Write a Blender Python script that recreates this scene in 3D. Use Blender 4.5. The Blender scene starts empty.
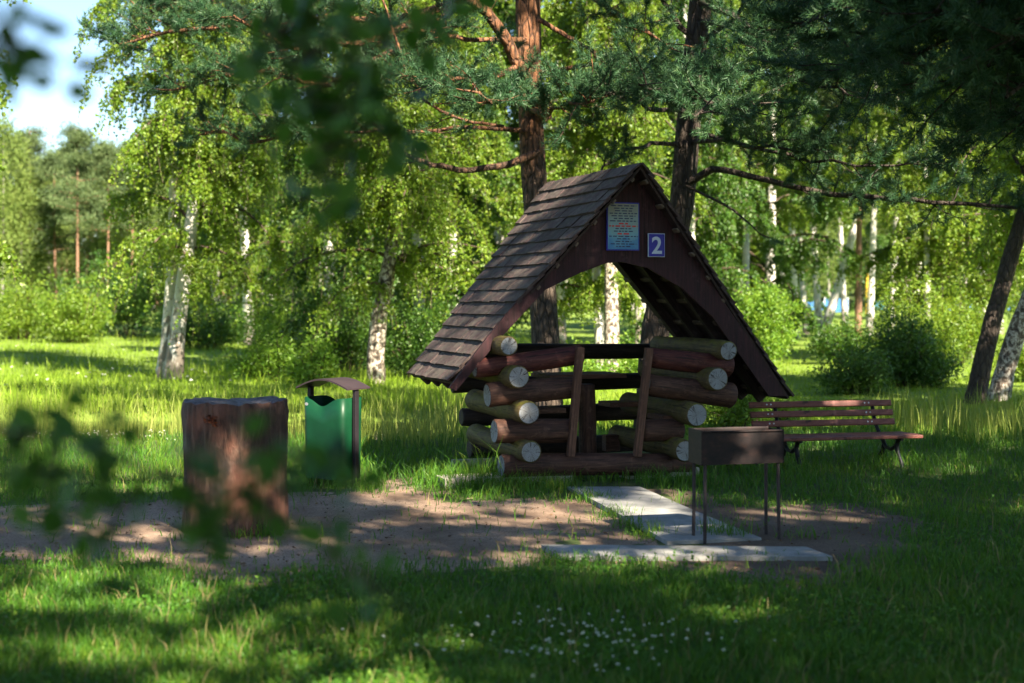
import bpy, math, random
import numpy as np
from mathutils import Vector, Matrix

R = math.radians
rng = np.random.default_rng(7)
random.seed(7)
S = bpy.context.scene
COL = S.collection
F, CX, HY, EYE = 1400.0, 512.0, 300.0, 1.62

def W(px, py, Y):
    """a point seen at pixel px, py standing Y metres in front of the camera"""
    return np.array([(px - CX) / F * Y, Y, EYE - (py - HY) / F * Y])

# ------------------------------------------------------------------ terrain
def sstep(a, b, t):
    t = np.clip((t - a) / (b - a), 0, 1)
    return t * t * (3 - 2 * t)

def wob(x, y, s=1.0, k=0.0):
    x = x * s; y = y * s
    return (np.sin(x * 1.7 + y * .6 + k) + np.sin(-x * .9 + y * 1.9 + 1.3 + k * 2) + np.sin(x * 2.9 + y * 2.3 + 4.1 + k) * .6
            + np.sin(x * 4.7 - y * 4.1 + .7 * k) * .4) / 3.0

def pond(x, y):
    return sstep(16.2, 17.0, y) * (1 - sstep(19.3, 20.2, y)) * (1 - sstep(-1.3, -.4, x))

def tz(x, y):
    x = np.asarray(x, float); y = np.asarray(y, float)
    z = .018 * wob(x, y, .8) * sstep(2, 8, y)
    z = z - .34 * pond(x, y)
    z = z + .85 * sstep(66, 105, y)
    z = z + 9 * sstep(120, 230, y)
    z = z + .12 * sstep(21, 30, y) * wob(x, y, .17, 2.0)
    return z

# ------------------------------------------------------------------ materials
class NT:
    def __init__(s, name):
        s.m = bpy.data.materials.new(name); s.m.use_nodes = True
        s.t = s.m.node_tree; s.b = s.t.nodes['Principled BSDF']; s.out = s.t.nodes['Material Output']
        s.b.inputs['Specular IOR Level'].default_value = .3
    def n(s, typ, **kw):
        o = s.t.nodes.new(typ)
        for k, v in kw.items():
            if k in o.inputs: s.put(o, k, v)
            else: setattr(o, k, v)
        return o
    def put(s, o, k, v):
        if isinstance(v, bpy.types.NodeSocket): s.t.links.new(v, o.inputs[k])
        else: o.inputs[k].default_value = v
    def coord(s, kind='Object', scale=(1, 1, 1)):
        c = s.n('ShaderNodeTexCoord').outputs[kind]
        m = s.n('ShaderNodeMapping'); s.t.links.new(c, m.inputs[0]); m.inputs['Scale'].default_value = scale
        return m.outputs[0]
    def pos(s, scale=(1, 1, 1)):
        c = s.n('ShaderNodeNewGeometry').outputs['Position']
        m = s.n('ShaderNodeMapping'); s.t.links.new(c, m.inputs[0]); m.inputs['Scale'].default_value = scale
        return m.outputs[0]
    def noise(s, vec, scale=5, detail=4, rough=.6, dist=0):
        o = s.n('ShaderNodeTexNoise'); s.t.links.new(vec, o.inputs['Vector'])
        o.inputs['Scale'].default_value = scale; o.inputs['Detail'].default_value = detail
        o.inputs['Roughness'].default_value = rough; o.inputs['Distortion'].default_value = dist
        return o.outputs['Fac']
    def ramp(s, fac, stops, interp='LINEAR'):
        o = s.n('ShaderNodeValToRGB'); s.t.links.new(fac, o.inputs[0]); e = o.color_ramp.elements
        o.color_ramp.interpolation = interp
        while len(e) < len(stops): e.new(.5)
        for i, (p, c) in enumerate(stops):
            e[i].position = p
            e[i].color = (c, c, c, 1) if not hasattr(c, '__len__') else (*c, 1)
        return o.outputs[0]
    def mix(s, fac, a, b, mode='MIX'):
        o = s.n('ShaderNodeMix', data_type='RGBA', blend_type=mode)
        for i, v in ((0, fac), (6, a), (7, b)):
            if isinstance(v, bpy.types.NodeSocket): s.t.links.new(v, o.inputs[i])
            elif i == 0: o.inputs[0].default_value = v
            else: o.inputs[i].default_value = (*v, 1)
        return o.outputs[2]
    def math(s, op, a, b=None):
        o = s.n('ShaderNodeMath', operation=op)
        for i, v in ((0, a), (1, b)):
            if v is None: continue
            if isinstance(v, bpy.types.NodeSocket): s.t.links.new(v, o.inputs[i])
            else: o.inputs[i].default_value = v
        return o.outputs[0]
    def attr(s, name):
        return s.n('ShaderNodeAttribute', attribute_name=name).outputs['Fac']
    def base(s, v): s.put(s.b, 'Base Color', v if isinstance(v, bpy.types.NodeSocket) else (*v, 1))
    def rough(s, v): s.put(s.b, 'Roughness', v)
    def bump(s, h, strength=.5, dist=.02):
        o = s.n('ShaderNodeBump'); s.t.links.new(h, o.inputs['Height'])
        o.inputs['Strength'].default_value = strength; o.inputs['Distance'].default_value = dist
        s.t.links.new(o.outputs[0], s.b.inputs['Normal'])

def leaf_mat(name, dark, mid, light, trans=.35, tcol=(.3, .42, .04), rough=.42, spec=.35):
    k = NT(name)
    c = k.ramp(k.attr('tone'), [(0, dark), (.5, mid), (1, light)])
    k.base(c); k.rough(rough); k.b.inputs['Specular IOR Level'].default_value = spec
    tr = k.n('ShaderNodeBsdfTranslucent')
    k.t.links.new(k.mix(.75, c, tcol), tr.inputs['Color'])
    mx = k.n('ShaderNodeMixShader'); mx.inputs[0].default_value = trans
    k.t.links.new(k.b.outputs[0], mx.inputs[1]); k.t.links.new(tr.outputs[0], mx.inputs[2])
    k.t.links.new(mx.outputs[0], k.out.inputs[0])
    return k.m

M = {}
M['birch_leaf'] = leaf_mat('birch_leaf', (.05, .105, .01), (.11, .19, .016), (.2, .27, .03), .4, (.36, .46, .03))
M['deep_leaf'] = leaf_mat('deep_leaf', (.018, .055, .009), (.042, .1, .013), (.085, .155, .02), .33, (.2, .34, .03))  # darker green that also carries the understory's shade in its colour
M['bush_leaf'] = leaf_mat('bush_leaf', (.055, .13, .015), (.11, .21, .02), (.2, .3, .035), .4, (.34, .5, .035))
M['near_leaf'] = leaf_mat('near_leaf', (.025, .08, .01), (.045, .12, .012), (.075, .165, .018), .3, (.1, .24, .02))
M['pine_needle'] = leaf_mat('pine_needle', (.016, .052, .022), (.034, .088, .034), (.09, .155, .055), .16, (.1, .18, .06), .5, .3)
M['far_pine'] = leaf_mat('far_pine', (.05, .085, .035), (.085, .125, .045), (.14, .18, .07), .2, (.15, .2, .06), .6, .2)  # paler than the near needles: distance haze put into the colour
M['far_birch'] = leaf_mat('far_birch', (.075, .125, .03), (.13, .19, .04), (.2, .25, .06), .3, (.25, .33, .05), .6, .2)  # distance haze put into the leaf colour here too
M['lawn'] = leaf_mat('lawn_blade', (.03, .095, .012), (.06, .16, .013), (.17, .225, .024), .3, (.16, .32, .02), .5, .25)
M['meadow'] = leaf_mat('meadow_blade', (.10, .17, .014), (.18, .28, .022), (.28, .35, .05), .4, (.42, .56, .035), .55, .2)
M['reed'] = leaf_mat('reed_blade', (.12, .17, .025), (.2, .25, .045), (.32, .33, .1), .34, (.4, .47, .07), .6, .2)
M['petal'] = leaf_mat('clover_petal', (.45, .47, .38), (.6, .62, .52), (.75, .76, .68), .25, (.6, .65, .5), .6, .2)

def wood_mat(name, c0, c1, c2, moss=0.0, tone=False, scale=(14, 14, 1.6), rough=.7, bump=.5, mossc=(.14, .13, .012)):
    k = NT(name)
    v = k.coord('Object', scale)
    g = k.noise(v, 3, 6, .65, .4)
    big = k.noise(k.coord('Object', (3, 3, 2)), 2.2, 3)
    c = k.ramp(g, [(.3, c0), (.52, c1), (.72, c2)])
    c = k.mix(k.ramp(big, [(.45, 0), (.75, .5)]), c, c0)
    if moss:
        nz = k.n('ShaderNodeSeparateXYZ'); k.t.links.new(k.n('ShaderNodeNewGeometry').outputs['Normal'], nz.inputs[0])
        mn = k.noise(k.pos((4, 4, 4)), 2.4, 5, .65)
        f = k.math('MULTIPLY', k.ramp(mn, [(.42, 0), (.6, 1)]), k.ramp(nz.outputs[2], [(.1, .35), (.7, 1)]))
        c = k.mix(k.math('MULTIPLY', f, moss), c, mossc)
    ck = k.ramp(k.noise(k.coord('Object', (scale[0] * 1.6, scale[1] * 1.6, scale[2] * .35)), 2.6, 4, .6, .2), [(.36, 1), (.41, 0)])
    c = k.mix(k.math('MULTIPLY', ck, .8), c, tuple(q * .25 for q in c0))
    pt = k.noise(k.coord('Object', (5, 5, 4)), 2.4, 6, .75)
    c = k.mix(k.ramp(pt, [(.56, 0), (.68, .55)]), c, tuple(min(1, q * 1.25 + .015) for q in c2))
    if tone: c = k.mix(k.ramp(k.attr('tone'), [(0, .75), (.6, 0)]), c, k.mix(.6, c, (.01, .008, .008)))
    k.base(c); k.rough(rough); k.bump(g, bump, .012)
    return k.m
M['log'] = wood_mat('painted_log', (.022, .011, .008), (.07, .032, .022), (.13, .066, .045))
M['log_red'] = wood_mat('red_painted_log', (.022, .007, .008), (.08, .02, .017), (.14, .055, .036))
M['log_moss'] = wood_mat('mossy_log', (.035, .022, .012), (.085, .06, .025), (.14, .1, .04), moss=1.0, mossc=(.11, .1, .014))
M['log_dark'] = wood_mat('unlit_log', (.012, .008, .007), (.025, .016, .013), (.045, .03, .024))  # rear wall logs: the unlit interior is put into a darker wood colour
M['plank'] = wood_mat('brown_plank', (.05, .022, .014), (.11, .05, .032), (.18, .09, .06), scale=(20, 20, 2))
M['gable'] = wood_mat('dark_red_board', (.012, .004, .006), (.03, .008, .011), (.055, .015, .018), scale=(16, 16, 1.2), bump=.3)
M['shingle'] = wood_mat('weathered_shingle', (.032, .018, .018), (.072, .044, .042), (.13, .086, .08), moss=.3, tone=True, scale=(10, 10, 3), mossc=(.14, .15, .11), rough=.85, bump=.8)
M['batten'] = wood_mat('batten_wood', (.06, .04, .03), (.12, .085, .06), (.2, .15, .11))
M['rafter'] = wood_mat('dark_rafter', (.012, .007, .007), (.03, .016, .014), (.05, .028, .024))
M['bench'] = wood_mat('bench_slat_paint', (.09, .028, .022), (.17, .056, .042), (.24, .09, .07), scale=(2, 14, 14), rough=.55, bump=.2)

def end_mat():
    k = NT('grey_cut_wood')
    sp = k.n('ShaderNodeSeparateXYZ'); k.t.links.new(k.coord('Object'), sp.inputs[0])
    rad = k.math('SQRT', k.math('ADD', k.math('POWER', sp.outputs[0], 2), k.math('POWER', sp.outputs[1], 2)))
    ang = k.math('ARCTAN2', sp.outputs[1], sp.outputs[0])
    nz = k.noise(k.pos((1, 1, 1)), 9, 4)
    ring = k.math('SINE', k.math('ADD', k.math('MULTIPLY', rad, 420.), k.math('MULTIPLY', nz, 9.)))
    cb = k.n('ShaderNodeCombineXYZ'); k.t.links.new(ang, cb.inputs[0])
    oi = k.n('ShaderNodeObjectInfo').outputs['Random']
    k.t.links.new(k.math('MULTIPLY', oi, 50.), cb.inputs[1]); k.t.links.new(k.math('MULTIPLY', rad, 2.), cb.inputs[2])
    crack = k.ramp(k.noise(cb.outputs[0], 3.2, 6, .8), [(.4, 1), (.46, 0)])
    c = k.mix(k.ramp(ring, [(0, 0), (1, .35)]), (.25, .265, .29), (.12, .125, .135))
    c = k.mix(k.ramp(nz, [(.4, 0), (.7, .5)]), c, (.17, .155, .13))
    c = k.mix(crack, c, (.035, .028, .024))
    k.base(c); k.rough(.85); k.bump(crack, -.3, .01)
    return k.m
M['cut'] = end_mat()

def birch_bark():
    k = NT('birch_bark')
    n1 = k.noise(k.coord('Object', (5, 5, 26)), 1.6, 5, .7, .3)
    n2 = k.noise(k.coord('Object', (3, 3, 1.6)), 2.2, 4, .65)
    c = k.mix(k.noise(k.coord('Object', (6, 6, 6)), 3, 3), (.6, .57, .52), (.44, .42, .38))
    c = k.mix(k.ramp(n1, [(.6, 0), (.66, .9)]), c, (.05, .045, .04))
    sp = k.n('ShaderNodeSeparateXYZ'); k.t.links.new(k.coord('Object'), sp.inputs[0])
    low = k.math('SUBTRACT', n2, k.math('MULTIPLY', sp.outputs[2], .13))
    c = k.mix(k.ramp(low, [(.34, 0), (.44, .9)]), c, (.13, .105, .08))
    k.base(c); k.rough(.7); k.bump(n1, .4, .02)
    return k.m
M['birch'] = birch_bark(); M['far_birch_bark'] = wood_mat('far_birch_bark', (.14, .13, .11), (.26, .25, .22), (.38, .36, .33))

def rough_birch():
    k = NT('fissured_birch_bark')
    n1 = k.noise(k.coord('Object', (7, 7, 5)), 2.0, 5, .7, .5)
    c = k.ramp(n1, [(.4, (.045, .036, .03)), (.5, (.17, .13, .1)), (.56, (.5, .45, .38)), (.75, (.62, .57, .5))])
    k.base(c); k.rough(.85); k.bump(n1, .9, .03)
    return k.m
M['birch_rough'] = rough_birch()

def pine_bark(name, z0, z1, low=(.1, .075, .058), high=(.26, .115, .055)):
    k = NT(name)
    v = k.n('ShaderNodeTexVoronoi'); k.t.links.new(k.coord('Object', (9, 9, 2.6)), v.inputs['Vector']); v.inputs['Scale'].default_value = 1.7
    v.feature = 'DISTANCE_TO_EDGE'
    n = k.noise(k.coord('Object', (8, 8, 3)), 2.5, 5, .7)
    sp = k.n('ShaderNodeSeparateXYZ'); k.t.links.new(k.coord('Object'), sp.inputs[0])
    zf = k.n('ShaderNodeMapRange'); k.t.links.new(sp.outputs[2], zf.inputs[0]); zf.inputs[1].default_value = z0; zf.inputs[2].default_value = z1
    hf = k.math('ADD', zf.outputs[0], k.math('MULTIPLY', k.math('SUBTRACT', n, .5), .9))
    c = k.mix(k.ramp(hf, [(.2, 0), (.8, 1)]), low, high)
    c = k.mix(k.ramp(n, [(.35, .75), (.6, 0)]), c, (.03, .02, .015))
    c = k.mix(k.ramp(v.outputs['Distance'], [(0, .85), (.12, 0)]), c, (.025, .018, .014))
    k.base(c); k.rough(.85)
    k.bump(k.math('ADD', k.ramp(v.outputs['Distance'], [(0, 0), (.2, 1)]), n), .9, .03)
    return k.m
M['pine'] = pine_bark('pine_bark', 2.6, 4.2)
M['pine_dark'] = pine_bark('dark_pine_bark', 6.5, 10, (.065, .05, .04), (.25, .11, .05))
M['twig'] = wood_mat('grey_brown_twig', (.035, .025, .018), (.075, .05, .035), (.12, .085, .06))
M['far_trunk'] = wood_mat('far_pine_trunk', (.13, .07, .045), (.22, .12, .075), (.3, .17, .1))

def ground_mat():
    k = NT('ground_soil')
    p = k.pos((1, 1, 1))
    d = k.attr('dirt')
    n = k.noise(p, 9, 8, .7); n2 = k.noise(p, 1.1, 4, .6); n3 = k.noise(p, 60, 3, .6)
    sand = k.ramp(n2, [(.35, (.13, .083, .056)), (.5, (.23, .158, .112)), (.68, (.33, .24, .175))])
    sand = k.mix(k.ramp(n3, [(.5, 0), (.66, .75)]), sand, (.075, .046, .032))
    sand = k.mix(k.ramp(n, [(.5, 0), (.72, .5)]), sand, (.10, .07, .052))
    dk = k.attr('humus')
    sand = k.mix(dk, sand, k.mix(.4, (.05, .034, .026), sand))
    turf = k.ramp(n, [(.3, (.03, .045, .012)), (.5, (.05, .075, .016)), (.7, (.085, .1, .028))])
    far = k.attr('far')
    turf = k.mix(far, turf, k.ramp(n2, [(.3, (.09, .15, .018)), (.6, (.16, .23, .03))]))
    m = k.ramp(k.math('ADD', d, k.math('MULTIPLY', k.math('SUBTRACT', n, .5), .5)), [(.42, 0), (.58, 1)])
    k.base(k.mix(m, turf, sand)); k.rough(.95)
    k.bump(k.math('ADD', n, k.math('MULTIPLY', n3, .4)), .55, .03)
    return k.m
M['ground'] = ground_mat()

def concrete():
    k = NT('concrete_slab'); p = k.pos((1, 1, 1))
    n = k.noise(p, 5, 6, .65); n2 = k.noise(p, 70, 2)
    c = k.ramp(n, [(.3, (.15, .15, .145)), (.55, (.26, .255, .245)), (.75, (.36, .35, .33))])
    c = k.mix(k.ramp(n2, [(.5, 0), (.75, .4)]), c, (.16, .155, .15))
    c = k.mix(k.ramp(k.noise(p, 2.3, 5, .7), [(.55, 0), (.7, .55)]), c, (.13, .1, .075))
    k.base(c); k.rough(.9); k.bump(n2, .3, .006)
    return k.m
M['concrete'] = concrete()

def rust():
    k = NT('sooty_rusted_steel'); n = k.noise(k.coord('Object', (6, 6, 9)), 2.2, 6, .7)
    c = k.ramp(n, [(.35, (.01, .008, .009)), (.55, (.02, .012, .012)), (.75, (.05, .024, .018))])
    k.base(c); k.rough(.6); k.b.inputs['Metallic'].default_value = .25; k.bump(n, .3, .005)
    return k.m
M['rust'] = rust()

def flat(name, c, rough=.6, metal=0.0, var=.25, scale=6):
    k = NT(name); n = k.noise(k.coord('Object'), scale, 5, .65)
    a = tuple(x * (1 - var) for x in c); b = tuple(min(1, x * (1 + var)) for x in c)
    k.base(k.ramp(n, [(.3, a), (.7, b)])); k.rough(rough); k.b.inputs['Metallic'].default_value = metal
    k.bump(n, .08, .004)
    return k.m
M['bin_green'] = flat('bin_green_paint', (.0025, .036, .014), .45, 0, .3, 3)
M['bin_steel'] = flat('dark_bin_steel', (.022, .018, .022), .5, .3)
M['bin_lid'] = flat('brown_lid_paint', (.035, .024, .028), .5, .1)
M['iron'] = flat('black_cast_iron', (.012, .012, .014), .5, .4)
M['bolt'] = flat('zinc_bolt', (.5, .5, .5), .35, .7)
M['leg_steel'] = flat('rusty_leg_steel', (.045, .035, .036), .6, .3, .5, 14)
M['sign_blue'] = flat('sign_blue', (.012, .012, .26), .4, 0, .1)
M['sign_white'] = flat('sign_white', (.45, .5, .6), .5, 0, .05)
M['ink'] = flat('sign_ink', (.02, .03, .08), .6, 0, .1)
M['ink_red'] = flat('sign_red_ink', (.5, .03, .03), .6, 0, .1)
M['blue_tarp'] = flat('blue_tarpaulin', (.05, .17, .42), .5, 0, .3, .4)
M['white_paint'] = flat('white_paint', (.8, .8, .8), .6, 0, .05)
M['teal_tarp'] = flat('teal_tarpaulin', (.02, .09, .11), .5, 0, .3, .4)
M['yellow'] = flat('yellow_paint', (.45, .3, .03), .5, 0, .1)
M['stone'] = flat('pale_block', (.34, .31, .26), .9, 0, .3, 12)

def notice_mat():
    k = NT('notice_print')
    sp = k.n('ShaderNodeSeparateXYZ'); k.t.links.new(k.coord('Generated'), sp.inputs[0])
    n = k.noise(k.coord('Object', (6, 6, 6)), 1.6, 4)
    g = k.math('ADD', sp.outputs[2], k.math('MULTIPLY', k.math('SUBTRACT', n, .5), .7))
    k.base(k.ramp(g, [(.05, (.03, .17, .36)), (.35, (.13, .3, .36)), (.6, (.18, .26, .26)), (.95, (.19, .19, .15))])); k.rough(.35)
    return k.m
M['notice'] = notice_mat()

def stump_mat():
    k = NT('bark_of_stump')
    v = k.coord('Object', (7, 7, 1.3)); n = k.noise(v, 2, 7, .68, .5); big = k.noise(k.coord('Object', (2, 2, 1.5)), 1.6, 4, .6)
    c = k.ramp(n, [(.3, (.016, .01, .008)), (.5, (.075, .042, .03)), (.68, (.19, .12, .085))])
    c = k.mix(k.ramp(big, [(.5, 0), (.68, .8)]), c, (.22, .085, .055))
    k.base(c); k.rough(.75); k.bump(n, 1.0, .06)
    return k.m
M['stump'] = stump_mat()
M['stump_top'] = wood_mat('grey_stump_top', (.05, .042, .048), (.1, .088, .095), (.16, .145, .15), scale=(9, 9, 9))

def water_mat():
    k = NT('pond_water'); k.base((.03, .035, .012)); k.rough(.04); k.b.inputs['IOR'].default_value = 1.33
    k.b.inputs['Specular IOR Level'].default_value = .5
    k.bump(k.noise(k.pos((1, 3, 1)), 4, 2), .04, .02)
    return k.m
M['water'] = water_mat()

# ------------------------------------------------------------------ mesh buffers
class MB:
    def __init__(s): s.v = []; s.f = []; s.k = []; s.n = 0; s.mi = []; s.tone = []; s.sm = []
    def add(s, v, f, mi=0, tone=None, smooth=True):
        v = np.asarray(v, float); f = np.asarray(f, np.int64)
        s.v.append(v); s.f.append((f + s.n)); s.k.append(f.shape[1]); s.n += len(v)
        s.mi.append(np.full(len(f), mi, np.int32)); s.sm.append(np.full(len(f), smooth, bool))
        s.tone.append(np.full(len(v), .5) if tone is None else np.asarray(tone, float))
    def box(s, c, size, rot=None, mi=0, bev=0):
        c = np.asarray(c, float); h = np.asarray(size, float) / 2
        q = np.array([[x, y, z] for x in (-1, 1) for y in (-1, 1) for z in (-1, 1)]) * h
        if rot is not None: q = q @ np.array(rot).T
        s.add(q + c, [[0, 1, 3, 2], [4, 6, 7, 5], [0, 4, 5, 1], [2, 3, 7, 6], [0, 2, 6, 4], [1, 5, 7, 3]], mi, smooth=False)
    def prism(s, poly_a, poly_b, mi=0):
        """two matching outlines joined (convex or fan-able)"""
        a = np.asarray(poly_a, float); b = np.asarray(poly_b, float); n = len(a)
        s.add(np.vstack([a, b]), [[i, (i + 1) % n, n + (i + 1) % n, n + i] for i in range(n)], mi, smooth=False)
    def tube(s, pts, rad, sides=6, mi=0, cap=True, cap_mi=None, wobble=0):
        p = np.asarray(pts, float); k = len(p); r = np.broadcast_to(np.asarray(rad, float), (k,))
        t = np.gradient(p, axis=0); t /= np.linalg.norm(t, axis=1)[:, None] + 1e-9
        up = np.array([0, 0, 1.]) if abs(t[0, 2]) < .9 else np.array([1., 0, 0])
        a = np.cross(up, t[0]); a /= np.linalg.norm(a)
        V = np.zeros((k, sides, 3)); an = np.arange(sides) / sides * 2 * np.pi
        for i in range(k):
            a = a - t[i] * a.dot(t[i]); a /= np.linalg.norm(a) + 1e-9; b = np.cross(t[i], a)
            rr = r[i] * (1 + wobble * rng.uniform(-1, 1, sides))
            V[i] = p[i] + (np.cos(an) * rr)[:, None] * a + (np.sin(an) * rr)[:, None] * b
        i = np.repeat(np.arange(k - 1), sides); j = np.tile(np.arange(sides), k - 1); j2 = (j + 1) % sides
        s.add(V.reshape(-1, 3), np.stack([i * sides + j, i * sides + j2, (i + 1) * sides + j2, (i + 1) * sides + j], 1), mi)
        if cap:
            cm = mi if cap_mi is None else cap_mi
            for q, fl in ((0, 1), (k - 1, 0)):
                vv = np.vstack([V[q], p[q][None]]); ff = [[j, (j + 1) % sides, sides] for j in range(sides)]
                if fl: ff = [x[::-1] for x in ff]
                s.add(vv, ff, cm, smooth=False)
    def build(s, name, mats, parent=None, tone=False, loc=None, matrix=None):
        me = bpy.data.meshes.new(name)
        V = np.vstack(s.v).astype(np.float32)
        loops = np.concatenate([f.ravel() for f in s.f]).astype(np.int32)
        tot = np.concatenate([np.full(len(f), k, np.int32) for f, k in zip(s.f, s.k)])
        st = np.concatenate([[0], np.cumsum(tot)[:-1]]).astype(np.int32)
        me.vertices.add(len(V)); me.vertices.foreach_set('co', V.ravel())
        me.loops.add(len(loops)); me.loops.foreach_set('vertex_index', loops)
        me.polygons.add(len(tot)); me.polygons.foreach_set('loop_start', st)
        me.polygons.foreach_set('material_index', np.concatenate(s.mi)); me.polygons.foreach_set('use_smooth', np.concatenate(s.sm))
        if tone:
            at = me.attributes.new('tone', 'FLOAT', 'POINT'); at.data.foreach_set('value', np.concatenate(s.tone).astype(np.float32))
        for m in (mats if isinstance(mats, (list, tuple)) else [mats]): me.materials.append(m)
        me.update(calc_edges=True); me.validate()
        o = bpy.data.objects.new(name, me); COL.objects.link(o)
        if parent: o.parent = parent
        if loc is not None: o.location = loc
        if matrix is not None: o.matrix_local = matrix
        return o

def tag(o, label=None, cat=None, group=None, kind=None):
    if label: o['label'] = label
    if cat: o['category'] = cat
    if group: o['group'] = group
    if kind: o['kind'] = kind
    return o

def empty(name, loc, label, cat, group=None, rz=0):
    o = bpy.data.objects.new(name, None); COL.objects.link(o); o.location = loc; o.rotation_euler = (0, 0, rz)
    o.empty_display_size = .3
    return tag(o, label, cat, group)

def dup(root, loc, rz=0, scale=1.0, label=None, group=None):
    r = root.copy(); COL.objects.link(r); r.location = loc; r.rotation_euler = (0, 0, rz)
    r.scale = (scale,) * 3 if not hasattr(scale, '__len__') else scale
    if label: r['label'] = label
    if group: r['group'] = group
    for ch in list(root.children):
        c = ch.copy(); COL.objects.link(c); c.parent = r
        for g in ch.children:
            d = g.copy(); COL.objects.link(d); d.parent = c
    return r

def bevel(o, w=.006, seg=2):
    m = o.modifiers.new('bevel', 'BEVEL'); m.width = w; m.segments = seg; m.limit_method = 'ANGLE'
    return o

# ------------------------------------------------------------------ foliage pieces
def unit(a): return a / (np.linalg.norm(a, axis=-1, keepdims=True) + 1e-9)

def leaves(mb, pos, axis, length, width, tone, fold=.25, oval=False):
    """pos (N,3) leaf bases, axis (N,3) leaf directions"""
    n = len(pos); axis = unit(axis)
    side = unit(np.cross(axis, rng.normal(size=(n, 3)))); nor = np.cross(axis, side)
    L = np.broadcast_to(length, (n,))[:, None]; w = np.broadcast_to(width, (n,))[:, None] / 2
    if oval:
        prof = [(.0, .0), (.18, .75), (.42, 1.0), (.7, .78), (1., 0.)]
        V = [pos]
        for t, q in prof[1:-1]:
            V += [pos + axis * L * t + side * w * q + nor * w * fold * q, pos + axis * L * t - nor * w * .1 * t, pos + axis * L * t - side * w * q + nor * w * fold * q]
        V.append(pos + axis * L * 1.0 - nor * w * .25)
        V = np.stack(V, 1); b = np.arange(n) * 11
        tri = np.concatenate([np.stack([b, b + 1, b + 2], 1), np.stack([b, b + 2, b + 3], 1), np.stack([b + 7, b + 10, b + 8], 1), np.stack([b + 8, b + 10, b + 9], 1)])
        qd = np.concatenate([np.stack([b + q, b + q + 3, b + q + 4, b + q + 1], 1) for q in (1, 2, 4, 5)])
        mb.add(V.reshape(-1, 3), tri, tone=np.repeat(tone, 11)); b0 = mb.n - n * 11
        mb.f.append(qd + b0); mb.k.append(4); mb.mi.append(np.zeros(len(qd), np.int32)); mb.sm.append(np.ones(len(qd), bool))
        return
    V = np.stack([pos, pos + axis * L * .42 + side * w + nor * w * fold, pos + axis * L, pos + axis * L * .42 - side * w + nor * w * fold], 1)
    b = np.arange(n) * 4
    mb.add(V.reshape(-1, 3), np.stack([b, b + 1, b + 2, b + 3], 1), tone=np.repeat(tone, 4), smooth=False)

def interp(pts, t):
    pts = np.asarray(pts); k = len(pts) - 1; f = np.clip(t, 0, 1) * k; i = np.minimum(f.astype(int), k - 1)
    return pts[i] + (pts[i + 1] - pts[i]) * (f - i)[:, None]

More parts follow.
